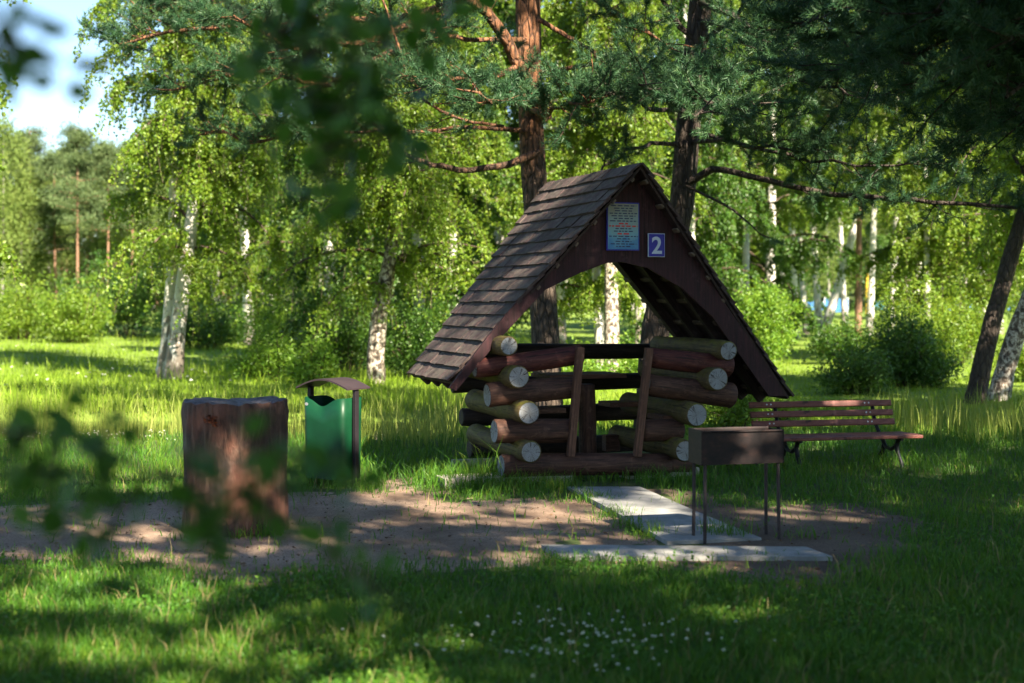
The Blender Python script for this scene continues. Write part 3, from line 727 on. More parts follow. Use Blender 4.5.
# gable boarding with its arched lower edge, on the front plane
outer = [(449, 388), (489, 335), (536, 278), (581, 225), (618, 184), (640, 176), (655, 200), (690, 250), (720, 296), (755, 347), (786, 396)]
inner = [(456, 391), (499, 340), (545, 290), (580, 273), (607, 263), (622, 262), (648, 268), (682, 288), (712, 316), (745, 362), (769, 396)]
m = MB(); fo = np.array([U(*q, -.13) for q in outer]); fi = np.array([U(*q, -.13) for q in inner]); n = len(outer)
k = dv * .03; V = np.vstack([fo, fi, fo + k, fi + k]); f = []
for i in range(n - 1):
    f += [[i, i + 1, n + i + 1, n + i], [2 * n + i, 3 * n + i, 3 * n + i + 1, 2 * n + i + 1], [n + i, n + i + 1, 3 * n + i + 1, 3 * n + i], [i, 2 * n + i, 2 * n + i + 1, i + 1]]
f += [[0, n, 3 * n, 2 * n], [n - 1, 3 * n - 1, 4 * n - 1, 2 * n - 1][::1]]
m.add(V - C0, f, smooth=False); m.build('gable_board', M['gable'], hut)
# rear gable tie
p, q = U(470, 372, 1.5), U(668, 372, 1.5)
# signs
def board(px0, py0, px1, py1, t, mats, th, name):
    a, b, c, d = (U(px0, py1, t), U(px1, py1, t), U(px1, py0, t), U(px0, py0, t)); w = np.linalg.norm(b - a); h = (d[2] + c[2] - a[2] - b[2]) / 2
    ctr = (a + b + c + d) / 4; m = MB(); m.box((0, 0, 0), (w, th, h)); o = m.build(name, mats, hut)
    o.matrix_local = Matrix.Translation(Vector(ctr - C0)) @ Matrix.Rotation(TH, 4, 'Z'); return o, w, h
nb, nw, nh = board(606.5, 202.5, 639, 250.5, -.152, M['sign_blue'], .012, 'notice_board')
m = MB(); m.box((0, -.0085, 0), (nw * .93, .005, nh * .95)); m.build('printed_sheet', M['notice'], nb)
m = MB(); zz = nh * .43; rows_ = [(.8, 0), (.6, 0), (.55, 0), (.86, 0), (.75, 0), (.6, 0), (.85, 0), (.3, 1), (.88, 1), (.5, 0), (.6, 0), (.38, 1), (.88, 0), (.4, 0), (.5, 0), (.8, 0), (.45, 0)]
for wd, red in rows_:
    s = -wd / 2
    while s < wd / 2:
        l = rng.uniform(.05, .2); l = min(l, wd / 2 - s); m.box(((s + l / 2) * nw, -.0118, zz), (l * nw * .86, .0012, nh * (.03 if red else .021)), mi=red); s += l + .025
    zz -= nh * .053
m.build('printed_lines', [M['ink'], M['ink_red']], nb)
pb, pw, ph = board(648, 233.5, 664.5, 257, -.15, M['sign_white'], .012, 'number_plate')
m = MB(); m.box((0, -.0085, 0), (pw * .93, .005, ph * .95)); m.build('plate_face', M['sign_blue'], pb)
cu = bpy.data.curves.new('numeral', 'FONT'); cu.body = '2'; cu.size = ph * 1.0; cu.align_x = 'CENTER'; cu.extrude = .001; cu.offset = .004
to = bpy.data.objects.new('numeral', cu); COL.objects.link(to); dg = bpy.context.evaluated_depsgraph_get(); dg.update()
me = bpy.data.meshes.new_from_object(to.evaluated_get(dg)); bpy.data.objects.remove(to)
zs = [v.co.y for v in me.vertices]; xs = [v.co.x for v in me.vertices]
me.materials.clear(); me.materials.append(M['sign_white'])
nu = bpy.data.objects.new('numeral', me); COL.objects.link(nu); nu.parent = pb; nu.rotation_euler = (math.pi / 2, 0, 0)
nu.location = (-(max(xs) + min(xs)) / 2, -.0128, -(max(zs) + min(zs)) / 2)

# ------------------------------------------------------------------ stump table
st = empty('tree_stump', (-1.965, 9.95, 0), 'thick sawn brown tree stump used as a table beside the green bin', 'stump')
m = MB(); an = np.arange(48) / 48 * 2 * np.pi; prof = [(0, .375), (.04, .37), (.15, .362), (.4, .358), (.65, .362), (.82, .368), (.885, .366), (.905, .355)]
V = []
for z, r in prof:
    rr = r * (1 + .02 * np.sin(an * 5 + 1 + z) + .014 * np.sin(an * 9 + 2 + z) + .02 * np.sin(an * 2) - .03 * np.maximum(0, np.sin(an * 13 + 1.5 * np.sin(z * 4))) ** 4) + .007 * rng.uniform(-1, 1, 48)
    V.append(np.stack([np.cos(an) * rr, np.sin(an) * rr, np.full(48, z) + (.008 * np.sin(an * 2 + 1) + .012 * rng.uniform(-1, 1, 48) * (z > .89)) * (z > .8)], 1))
V = np.vstack(V); f = [[a * 48 + b, a * 48 + (b + 1) % 48, (a + 1) * 48 + (b + 1) % 48, (a + 1) * 48 + b] for a in range(len(prof) - 1) for b in range(48)]
m.add(V, f); m.build('bark_trunk', M['stump'], st)
m = MB(); top = V[-48:]; m.add(np.vstack([top, [[0, 0, .912]]]), [[b, (b + 1) % 48, 48] for b in range(48)], smooth=False); m.build('sawn_top', M['stump_top'], st)
m = MB(); a = R(-104); cpt = np.array([math.cos(a) * .372, math.sin(a) * .372, .80])
pp = cpt + rng.normal(0, 1, (40, 3)) * np.array([.026, .004, .02]); leaves(m, pp, rng.normal(0, 1, (40, 3)) * np.array([1, .3, 1]), .026, .022, rng.uniform(0, 1, 40))
k = NT('orange_fungus'); k.base(k.ramp(k.attr('tone'), [(0, (.1, .02, .008)), (1, (.28, .07, .025))])); k.rough(.7); m.build('orange_fungus', k.m, st, tone=True)

# ------------------------------------------------------------------ litter bin
bx, by = gp(333, 485.5); bn = empty('litter_bin', (bx, by, 0), 'green park litter bin with a curved brown lid on two dark posts', 'litter bin', rz=R(-32))
# local x = along the line of the posts (near right post at +x)
def rrect(hx, hy, rad, k=6):
    p = []
    for cx, cy, a0 in ((hx - rad, hy - rad, 0), (-hx + rad, hy - rad, 90), (-hx + rad, -hy + rad, 180), (hx - rad, -hy + rad, 270)):
        for i in range(k): a = R(a0 + 90 * i / (k - 1)); p.append((cx + rad * math.cos(a), cy + rad * math.sin(a)))
    return p
def densify(p, step=.03):
    q = []
    for i in range(len(p)):
        a, b = np.array(p[i]), np.array(p[(i + 1) % len(p)]); n = max(1, int(np.linalg.norm(b - a) / step)); q += [tuple(a + (b - a) * j / n) for j in range(n)]
    return q
ring = np.array(densify(rrect(.225, .145, .05))); n = len(ring)
def rim(x): return .775 - .075 * np.exp(-(x / .11) ** 2)
m = MB(); zb = .07; lv = 5; V = []
for j in range(lv):
    t = j / (lv - 1); V.append(np.stack([ring[:, 0] * (.96 + .04 * t), ring[:, 1] * (.96 + .04 * t), zb + (rim(ring[:, 0]) - zb) * t], 1))
for j in (lv - 1, 1):
    t = j / (lv - 1); V.append(np.stack([ring[:, 0] * (.96 + .04 * t) * .975, ring[:, 1] * (.96 + .04 * t) * .97, zb + (rim(ring[:, 0]) - zb) * t], 1))
V = np.vstack(V); f = [[a * n + b, a * n + (b + 1) % n, (a + 1) * n + (b + 1) % n, (a + 1) * n + b] for a in range(lv + 1) for b in range(n)]
m.add(V, f); fb = np.vstack([V[:n], [[0, 0, zb]]]); m.add(fb, [[(b + 1) % n, b, n] for b in range(n)], smooth=False); m.build('tub', M['bin_green'], bn)
for sx in (-1, 1):
    m = MB(); m.box((sx * .252, 0, .41), (.035, .05, .9)); bevel(m.build('post', M['bin_steel'], bn), .004)
    m = MB(); m.box((sx * .232, 0, .6), (.02, .03, .05)); m.build('hinge_bracket', M['bin_steel'], bn)
m = MB(); V = []; N = 14
for j in range(N + 1):
    u = -1 + 2 * j / N; zz = .85 + .075 * math.cos(u * 1.6); V += [[u * .285, -.16, zz], [u * .285, .16, zz], [u * .285, .16, zz + .014], [u * .285, -.16, zz + .014]]
f = []
for j in range(N):
    a = j * 4; b = a + 4; f += [[a, a + 1, b + 1, b], [a + 1, a + 2, b + 2, b + 1], [a + 2, a + 3, b + 3, b + 2], [a + 3, a, b, b + 3]]
f += [[0, 3, 2, 1], [N * 4, N * 4 + 1, N * 4 + 2, N * 4 + 3]]; m.add(V, f, smooth=False); m.build('lid', M['bin_lid'], bn)
m = MB(); an = np.arange(16) / 16 * 2 * np.pi; m.add(np.stack([-.175 + .02 * np.cos(an), np.full(16, -.1475), .715 + .014 * np.sin(an)], 1), [list(range(16))], smooth=False); m.build('round_sticker', M['bolt'], bn)

# ------------------------------------------------------------------ grill
gY = 9.45; gl = empty('charcoal_grill', ((736 - CX) / F * gY, gY, 0), 'black sooty steel box grill on four thin rusty legs', 'grill', rz=R(14))
Lx, Ly, z0, z1, tk = .29, .115, .525, .745, .006
m = MB()
m.box((0, -Ly, (z0 + z1) / 2), (2 * Lx, tk, z1 - z0)); m.box((0, Ly, (z0 + z1) / 2), (2 * Lx, tk, z1 - z0))
m.box((-Lx - tk / 2, 0, (z0 + z1) / 2 + .004), (tk, 2 * Ly + .01, z1 - z0 + .012)); m.box((Lx + tk / 2, 0, (z0 + z1) / 2), (tk, 2 * Ly + .01, z1 - z0))
m.box((0, 0, z0 + .004), (2 * Lx - .002, 2 * Ly - .008, tk)); bevel(m.build('fire_box', M['rust'], gl), .002)
m = MB()
for sy in (-1, 1): m.tube([[-Lx, sy * (Ly + .006), z1], [Lx, sy * (Ly + .006), z1]], .008, 6)
m.build('rim', M['rust'], gl)
m = MB()
for i in range(90): m.box((rng.uniform(-.26, .26), rng.uniform(-.09, .09), z0 + rng.uniform(.02, .05)), rng.uniform(.02, .05, 3), mi=0)
m.build('ash_bed', M['iron'], gl)['kind'] = 'stuff'
for x, y in ((-.262, -.098), (.262, -.098), (-.262, .098), (.262, .098)):
    m = MB(); m.tube([[x * 1.0, y, z0 + .02], [x * 1.005, y * 1.02, .25], [x * 1.01 + rng.uniform(-.01, .01), y * 1.05, -.04]], .0125, 8); m.build('leg', M['leg_steel'], gl)

# ------------------------------------------------------------------ park bench
bY = 13.75; bc = np.array([(832 - CX) / F * bY, bY, 0]); pb_ = empty('park_bench', bc, 'brown slatted park bench with curved black iron legs on the grass', 'bench', rz=R(13))
BL = 1.53
def bslat(y, z, h, th, tilt, xo=0, name='back_slat'):
    m = MB(); m.box((0, 0, 0), (BL, th, h)); o = bevel(m.build(name, M['bench'], pb_), .008); o.location = (xo, y, z); o.rotation_euler = (tilt, 0, 0); return o
for y, z in ((.2, .585), (.165, .493), (.13, .403)):
    o = bslat(y, z, .062, .03, R(-18), -.025)
    for sx in (-.56, .49):
        for dx in (-.022, .022): m = MB(); m.tube([[sx + dx, -.015, 0], [sx + dx, -.019, 0]], .008, 8); m.build('bolt', M['bolt'], o)
for y, z in ((-.36, .3), (-.27, .302), (-.18, .3), (-.09, .297), (0, .295)):
    o = bslat(y, z, .032, .08, 0, 0, 'seat_slat')
for sx in (-.5, .55):
    m = MB()
    m.tube([[sx, .245, .6], [sx, .175, .4], [sx, .09, .3], [sx, .0, .22], [sx, -.06, .17], [sx, -.17, .16], [sx, -.25, .2], [sx, -.32, .27]], .02, 8)
    m.tube([[sx, -.3, .27], [sx, -.27, .2], [sx, -.3, .12], [sx, -.36, .05], [sx, -.38, -.02]], .022, 8)
    m.tube([[sx, .02, .27], [sx, -.02, .2], [sx, .02, .12], [sx, .12, .05], [sx, .16, -.02]], .022, 8)
    m.tube([[sx, -.38, .275], [sx, .05, .275]], .016, 8)
    m.build('iron_leg', M['iron'], pb_)

# ------------------------------------------------------------------ pines by the hut
def path_px(pts, o): return np.array([W(a, b, c) for a, b, c in pts]) - o
def trunk_obj(wb, pts, rad, n=26, sides=14):
    t = np.linspace(0, 1, n); wb.tube(interp(pts, t), np.interp(t, np.linspace(0, 1, len(rad)), rad), sides, wobble=.035)

def pine(base, trunk, rad, limbs, label, bark='pine', nleafy=0, upper=None, group=None, nn=NEEDLES, toff=0.):
    e = empty('pine_tree', base, label, 'pine', group); tb, lb_, nb = MB(), MB(), MB()
    trunk_obj(tb, trunk, rad)
    for pts, r0, r1, start, nbr, blen, nsh in limbs: pine_limb(lb_, nb, pts, r0, r1, start, nbr, blen, nsh, nn=nn, tone_off=toff)
    if upper:
        z0, z1, nl, L, nbr, nsh, tilt = upper
        for i in range(nl):
            u = (i + rng.uniform(0, 1)) / nl; z = z0 + (z1 - z0) * u; p = np.array([np.interp(z, trunk[:, 2], trunk[:, q]) for q in range(3)])
            az = i * 2.399 + rng.uniform(-.4, .4); l = L * (1.05 - .6 * u) * rng.uniform(.6, 1.1); d = np.array([math.cos(az), math.sin(az), 0])
            pine_limb(lb_, nb, [p, p + d * l * .4 + [0, 0, tilt * l * .4], p + d * l * .75 + [0, 0, tilt * l * .5], p + d * l + [0, 0, tilt * l * .8]], .05 * (1.2 - .8 * u), .012, .3, nbr, .85, nsh, nn=max(12, nn - 10), tone_off=toff)
    tb.build('trunk', M[bark], e); lb_.build('limbs', M[bark], e)['kind'] = 'stuff'; nb.build('crown', M['pine_needle'], e, tone=True)
    return e
b1 = W(549, 430, 17.5); b1[2] = 0
tr1 = path_px([(549, 432, 17.5), (546, 345, 17.5), (540, 255, 17.5), (533, 165, 17.5), (529, 80, 17.5), (528, 0, 17.5), (526, -150, 17.5), (522, -380, 17.5), (524, -560, 17.5)], b1); tr1[0, 2] = -.05
L1 = [([(538, 152, 17.4), (505, 166, 17.1), (462, 168, 16.8), (430, 164, 16.6), (395, 150, 16.4), (372, 120, 16.3)], .055, .015, .6, 5, .4, 3),
      ([(545, 118, 17.4), (527, 82, 17.1), (502, 28, 16.8), (476, 3, 16.6), (420, -30, 16.2), (350, -50, 16)], .1, .04, .5, 10, .8, 7),
      ([(536, 132, 17.4), (480, 127, 17.2), (420, 131, 17), (360, 133, 16.8), (310, 128, 16.6)], .035, .01, .45, 9, .6, 6),
      ([(372, -30, 15.6), (390, 20, 15.6), (402, 62, 15.6), (425, 102, 15.6), (455, 118, 15.7), (500, 124, 16)], .014, .02, .3, 6, .5, 5),
      ([(541, 72, 17.4), (600, 64, 17), (640, 74, 16.7), (680, 82, 16.4)], .03, .012, .5, 7, .6, 6),
      ([(540, 20, 17.4), (566, 35, 17.3), (590, 48, 17.1), (602, 66, 17)], .035, .02, .9, 2, .4, 3),
      ([(528, -40, 17.4), (440, 10, 16.5), (360, 45, 16), (290, 50, 15.7), (235, 18, 15.5)], .06, .018, .4, 24, .8, 8),
      ([(528, -60, 17.4), (430, 30, 17.6), (330, 85, 18), (265, 70, 18.2), (170, 90, 18.4)], .06, .015, .4, 30, .8, 8),
      ([(528, -20, 17.4), (400, 20, 17.8), (290, 20, 18.2), (180, 30, 18.5), (110, 45, 18.7)], .06, .015, .4, 30, .8, 8),
      ([(528, -120, 17.4), (400, -40, 18), (290, -10, 18.4), (200, 0, 18.8), (140, 10, 19)], .06, .015, .4, 30, .85, 8),
      ([(530, -30, 17.4), (400, 60, 18), (330, 120, 18.4), (270, 140, 18.6), (200, 135, 18.8)], .05, .012, .45, 26, .75, 8),
      ([(530, 60, 17.4), (490, 80, 16.2), (440, 80, 15.3), (390, 75, 14.8)], .04, .012, .35, 14, .75, 8),
      ([(532, 100, 17.4), (520, 105, 16.2), (500, 100, 15), (470, 92, 14.2)], .04, .012, .45, 14, .75, 8),
      ([(532, 110, 17.4), (545, 115, 16.2), (560, 105, 15.2), (590, 100, 14.6)], .04, .012, .45, 14, .75, 8),
      ([(530, 40, 17.4), (470, 40, 17.0), (430, 30, 16.5), (380, 30, 16)], .04, .012, .4, 12, .75, 8),
      ([(530, -30, 17.4), (580, -10, 16.8), (630, 20, 16), (670, 50, 15.5)], .04, .012, .4, 12, .75, 8)]
limbs = [(path_px(p, b1), a, b, c, d, e, f) for p, a, b, c, d, e, f in L1]
pine(b1, tr1, [.2, .178, .17, .158, .155, .16, .14, .11, .03], limbs, 'tall pine with orange upper bark behind the left roof slope of the hut', upper=(5.8, 11, 22, 3.2, 12, 6, .12))
b2 = W(650, 428, 17.2); b2[2] = 0
tr2 = path_px([(648, 432, 17.2), (655, 330, 17.2), (670, 260, 17.2), (683, 200, 17.2), (687, 140, 17.2), (694, 60, 17.2), (701, 0, 17.2), (706, -150, 17.2), (700, -480, 17.2), (704, -880, 17.2)], b2); tr2[0, 2] = -.05
L2 = [([(690, 182, 17), (713, 168, 16.8), (760, 178, 16.4), (830, 195, 16), (900, 199, 15.7), (960, 207, 15.5), (1040, 206, 15.2)], .05, .02, .38, 16, .5, 5),
      ([(686, 186, 17), (735, 210, 16.6), (765, 240, 16.4)], .02, .006, .9, 1, .3, 2),
      ([(688, 146, 17.2), (655, 141, 16.7), (625, 152, 16.3), (600, 175, 16)], .035, .01, .6, 6, .4, 4),
      ([(688, 142, 17.2), (720, 140, 16.4), (760, 148, 15.6), (830, 150, 15)], .035, .01, .4, 12, .6, 7),
      ([(700, 45, 17.2), (730, 20, 17), (770, -15, 16.5)], .04, .02, .5, 5, .6, 6), ([(700, 48, 17.2), (676, 18, 17), (655, -15, 16.8)], .045, .02, .6, 4, .6, 6),
      ([(690, 110, 17.2), (660, 110, 16), (630, 100, 15.2), (600, 92, 14.6)], .04, .012, .4, 14, .75, 8),
      ([(692, 90, 17.2), (680, 95, 16), (665, 95, 15), (640, 85, 14)], .04, .012, .4, 14, .75, 8),
      ([(692, 100, 17.2), (710, 110, 16), (730, 112, 15), (760, 105, 14)], .04, .012, .4, 14, .75, 8),
      ([(692, 70, 17.2), (740, 70, 16), (790, 80, 15), (850, 90, 14.4)], .04, .012, .35, 16, .75, 8),
      ([(696, 20, 17.2), (760, 30, 16), (830, 50, 15), (900, 60, 14)], .04, .012, .35, 16, .75, 8),
      ([(697, 0, 17.2), (740, 20, 16), (760, 40, 15), (790, 60, 14)], .04, .012, .35, 16, .75, 8),
      ([(697, 60, 17.2), (720, 70, 15.6), (715, 100, 14), (700, 112, 12.9)], .04, .012, .5, 12, .6, 8),
      ([(690, 130, 17.2), (760, 150, 16), (840, 165, 15.5), (920, 165, 15)], .03, .01, .4, 14, .6, 7)]
limbs = [(path_px(p, b2), a, b, c, d, e, f) for p, a, b, c, d, e, f in L2]
pine(b2, tr2, [.19, .17, .16, .155, .15, .14, .135, .12, .1, .03], limbs, 'dark-barked pine rising behind the right roof slope of the hut', 'pine_dark', upper=(5.4, 14.5, 24, 3.6, 12, 6, .12))

# pine just right of the view whose lower branches hang into the top of the picture
b3 = np.array([5.6, 9.6, 0]); tr3 = np.array([[0, 0, -.05], [.05, 0, 2], [0, .05, 5], [-.1, .1, 9], [0, 0, 14]])
L3 = []
for px, py, Y in [(800, 20, 10), (850, 45, 10.2), (900, 60, 10), (760, -20, 10.8), (960, 75, 9.4), (1010, 95, 9), (880, 5, 9), (940, 20, 8.6), (830, -20, 9.4), (1000, 40, 8.5), (960, -30, 9), (900, 90, 11.2), (840, 70, 11.5), (1020, 120, 10.5), (970, 130, 11)]:
    q = W(px, py, Y); z = q[2] + rng.uniform(.2, .9); p0 = b3 + np.array([0, 0, z]); L3.append(([p0, p0 + (q - p0) * .4 + [0, 0, .25], p0 + (q - p0) * .75 + [0, 0, .12], q]))
limbs = [(np.array(p) - b3, .045, .012, .3, 22, .75, 9) for p in L3]
p3 = pine(b3, tr3, [.2, .18, .16, .12, .03], limbs, 'near pine right of the view with dark branches hanging into the top corner', 'pine_dark', upper=(4.2, 13.5, 30, 3.9, 14, 7, .1), toff=-.12)  # needle tone lowered: the shade on this tree is put into colour

# ------------------------------------------------------------------ birches
def stem(dx, dy, H, bend=0., n=7):
    t = np.linspace(0, 1, n); return np.stack([dx * t + bend * np.sin(t * math.pi) , dy * t, H * t], 1) - np.array([0, 0, .06])
def gpt(px, Y): x = (px - CX) / F * Y; return np.array([x, Y, float(tz(x, Y))])
# twin-trunked birch in the meadow
o = gpt(170, 28)
birch(o, [np.array([[-.16, .3, -.1], [-.1, .28, .8], [.0, .26, 2.3], [.1, .1, 4.5], [-.1, 0, 8], [-.2, 0, 12]]), np.array([[.08, -.1, -.1], [.16, -.1, .8], [.36, -.1, 2.4], [.7, 0, 5], [.9, 0, 9], [1.0, 0, 13]])],
      [[.22, .15, .13, .12, .08, .02], [.22, .16, .14, .12, .08, .02]], 2.5, 2.6, 110, 24, 165000, 'white birch with two trunks from one base, standing in the sunlit meadow', leaf=.066, droop=1.2, lopside=(.1, -.38))
o = gpt(377, 27)
birch(o, [np.array([[0, 0, -.1], [-.03, 0, .5], [.03, 0, 1.2], [.22, 0, 2.2], [.4, 0, 3.5], [.5, 0, 6], [.6, 0, 11]])], [[.19, .17, .16, .14, .12, .1, .02]], 1.8, 2.6, 96, 22, 115000,
      'birch with a speckled trunk leaning right behind the green bin', leaf=.062, bark='birch_rough', lopside=(0, -.35))
# leaning pair at the right edge
o = gpt(973, 21.8)
birch(o, [np.array([[0, 0, -.1], [.12, 0, .5], [.3, 0, 1.3], [.62, 0, 2.4], [1.0, 0, 3.6], [1.6, 0, 6], [2.2, 0, 9]])], [[.175, .145, .135, .125, .115, .09, .02]], 2.8, 2.6, 40, 18, 40000,
      'shadow-darkened rough trunk leaning right at the right edge, left of a paler one', leaf=.066, bark='pine_dark')  # dark bark on this birch: the paler trunk's cast shadow put into colour
o = gpt(997, 22.6)
birch(o, [np.array([[0, 0, -.1], [.1, 0, .4], [.35, 0, 1.2], [.75, 0, 2.2], [1.05, 0, 3.3], [1.5, 0, 6], [2, 0, 9]])], [[.2, .16, .145, .135, .12, .1, .02]], 2.8, 2.6, 40, 18, 40000,
      'pale mottled birch trunk leaning right at the right edge of the photo', leaf=.066, bark='birch_rough')

# three grown birches that the grove copies
def proto(H, spread, nleaf, z0, dx, bend, lm='birch_leaf', leaf=.085, r=.15, **kw):
    return birch((0, 0, 0), [stem(dx, .2, H, bend)], [[r * 1.25, r, r * .9, r * .75, r * .55, r * .35, .02]], z0, spread, 72, 20, nleaf, 'birch', leaf=leaf, lm=lm, **kw)
P = [proto(12, 2.8, 72000, 1.9, .3, .1), proto(14, 3.1, 78000, 2.8, -.5, -.15), proto(10, 2.6, 60000, 1.9, 1.0, .1), proto(13, 3.2, 90000, 1.1, -.3, .15, 'deep_leaf')]
P.append(proto(16, 3.4, 70000, 5.6, .4, .2)); P.append(birch((0, 0, 0), [stem(3.4, .3, 14, .3)], [[.22, .18, .16, .13, .1, .06, .02]], 5.6, 3.0, 60, 20, 50000, 'birch', leaf=.085))
P.append(birch((0, 0, 0), [stem(.1, .2, 13, .05)], [[.2, .165, .15, .12, .09, .06, .02]], 3.2, 2.6, 96, 22, 95000, 'birch', leaf=.07, bark='birch_rough'))
Q = [birch((0, 0, 0), [stem(-.3, .2, 13, .1)], [[.24, .19, .17, .14, .11, .07, .02]], 5.2, 4.4, 80, 22, 39000, 'birch', leaf=.115, limb_up=.6, droop=.6), birch((0, 0, 0), [stem(.3, .2, 12, .1)], [[.24, .19, .17, .14, .11, .07, .02]], 5.2, 4.2, 76, 22, 42000, 'birch', leaf=.115, limb_up=.6, droop=.6)]
NAMED = [(1, 273, 60, .2, .9, 'slim straight white birch beyond the shrubs, right of the twin-trunked birch'), (0, 601, 30, 2.2, .66, 'left of two birch trunks seen through the doorway of the hut'),
         (6, 612, 28.5, 1.2, .88, 'right of two birch trunks seen through the doorway of the hut'), (1, -150, 23, 4, 1.0, 'birch at the left edge whose hanging strands cross the blue sky'),
         (5, 822, 61, 0.0, 1.0, 'white birch trunk slanting right, the right arm of a V of two'), (4, 820, 62, 2.6, .95, 'white birch trunk standing as the left arm of a V of two'),
         (4, 797, 58, 2, .85, 'thin birch just left of the V of two white trunks'), (4, 806, 66, 3, .9, 'thin birch half hidden behind the V of two white trunks'),
         (4, 869, 56, .4, .9, 'upright white birch touching a brown pine trunk at the right'), (4, 890, 46, .2, .75, 'white birch trunk behind the dark bush at the right'),
         (2, 928, 34, 1.2, .62, 'young birch with low hanging leaves right of the dark bush'), (0, 968, 39, 3, .72, 'young birch left of the two leaning trunks'),
         (4, 745, 44, 1, .75, 'thin birch behind the bright bush right of the hut')]
used = set()
for k, px, Y, rz, sc, lab in NAMED:
    o = gpt(px, Y)
    if k not in used and False: pass
    dup(P[k], o, rz, sc, lab)
GL, GG = 'leafy birch in the dense grove behind the log hut', 'birches of the grove behind the hut'
grove = [(3, 330, 36, 1), (3, 420, 34, 2), (0, 455, 40, 4), (3, 500, 44, 3), (1, 560, 42, 5), (0, 640, 46, 1), (3, 690, 38, .3), (1, 720, 52, 2), (3, 770, 48, 4), (4, 845, 74, 2), (4, 915, 62, 5), (1, 940, 40, 1), (4, 985, 50, 3), (0, 1040, 34, .8),
         (1, 1070, 52, 2.2), (0, 250, 52, 3.3), (3, 215, 64, 1.9), (3, 385, 58, .5), (1, 470, 64, 1.4), (3, 600, 66, 2.7), (0, 660, 72, 3.9), (3, 735, 74, 5.1), (1, 350, 76, 3), (3, 782, 72, .4), (3, 905, 84, 2.2), (3, 1000, 64, 4)]
for i, (k, px, Y, rz) in enumerate(grove): dup(P[k], gpt(px, Y), rz, rng.uniform(.9, 1.25), GL, GG)
# brown pine trunk among the birches at the right
def far_pine(H, nl, L, nq, leaf, trunk_r=.17, z0f=.45, mat='far_pine'):
    e = empty('pine_tree', (0, 0, 0), 'pine', 'pine'); tb, lb = MB(), MB(); tr = stem(.2, 0, H, .1); tb.tube(tr, np.linspace(trunk_r, .03, 7), 8, wobble=.04)
    C = []
    for i in range(nl):
        u = rng.uniform(0, 1); z = H * (z0f + (1 - z0f) * u); az = i * 2.399; l = L * (1.1 - .75 * u) * rng.uniform(.6, 1.1); p = np.array([.2 * z / H, 0, z]); q = p + np.array([math.cos(az) * l, math.sin(az) * l, .12 * l])
        tb.tube([p, (p + q) / 2, q], [.05, .03, .012], 4, cap=False)
        for t in np.linspace(.35, 1, 6): C.append(p + (q - p) * t + rng.normal(0, .25, 3))
    C = np.array(C); idx = rng.integers(0, len(C), nq); pos = C[idx] + rng.normal(0, 1, (nq, 3)) * np.array([.42, .42, .2])
    ax = rng.normal(0, 1, (nq, 3)) + np.array([0, 0, .5]); tn = rng.uniform(-.22, .22, len(C))
    leaves(lb, pos, ax, leaf * rng.uniform(.6, 1.3, nq), leaf * .3, np.clip(rng.normal(.45, .18, nq) + tn[idx], 0, 1))
    tb.build('trunk', M['far_trunk'], e); lb.build('crown', M[mat], e, tone=True); return e
FP = [far_pine(17, 40, 3.0, 9000, .34), far_pine(15, 36, 2.8, 8000, .34, z0f=.35)]
def far_birch(H, L, nq, leaf):
    e = empty('birch_tree', (0, 0, 0), 'birch', 'birch'); tb, lb = MB(), MB(); tb.tube(stem(.2, 0, H, .2), np.linspace(.16, .02, 7), 7)
    n = 260; u = rng.uniform(0, 1, n) ** .8; az = rng.uniform(0, 6.283, n); rr = L * np.sqrt(rng.uniform(.15, 1, n)) * np.sin(np.clip(u * .85 + .16, 0, 1) * math.pi) ** .7
    C = np.stack([np.cos(az) * rr, np.sin(az) * rr, H * (.12 + .9 * u)], 1); idx = rng.integers(0, n, nq); pos = C[idx] + rng.normal(0, 1, (nq, 3)) * np.array([.38, .38, .5])
    tn = rng.uniform(-.2, .2, n)
    leaves(lb, pos, rng.normal(0, 1, (nq, 3)) + np.array([0, 0, -.6]), leaf * rng.uniform(.6, 1.3, nq), leaf * .6, np.clip(rng.normal(.5, .18, nq) + tn[idx], 0, 1))
    tb.build('trunk', M['far_birch_bark'], e); lb.build('crown', M['far_birch'], e, tone=True); return e
FB = [far_birch(14, 3.4, 11000, .2), far_birch(12, 3.0, 10000, .2)]
dup(FP[0], gpt(858, 60), 1, (1, 1, 1), 'brown pine trunk among the white birches at the right')
n = 0
for row, (Y0, px0, px1, step) in enumerate([(112, -420, 1450, 36), (124, -420, 1450, 32), (138, -420, 1450, 32), (152, -420, 1450, 34), (106, -130, 190, 26), (118, -130, 230, 22)]):
    px = px0
    while px < px1:
        Y = Y0 + rng.uniform(-5, 5); kind = rng.uniform(); low = .8 if px < 160 else 1.0
        if kind < (.6 if row else .35): dup(FP[int(rng.integers(0, 2))], gpt(px, Y), rng.uniform(0, 6.28), low * rng.uniform(.9, 1.1), 'tall pine in the far wood beyond the meadow', 'pines of the far wood')
        else: dup(FB[int(rng.integers(0, 2))], gpt(px, Y), rng.uniform(0, 6.28), rng.uniform(.8, 1.05), 'pale green birch in the far wood beyond the meadow', 'birches of the far wood')
        px += step * rng.uniform(.75, 1.25)

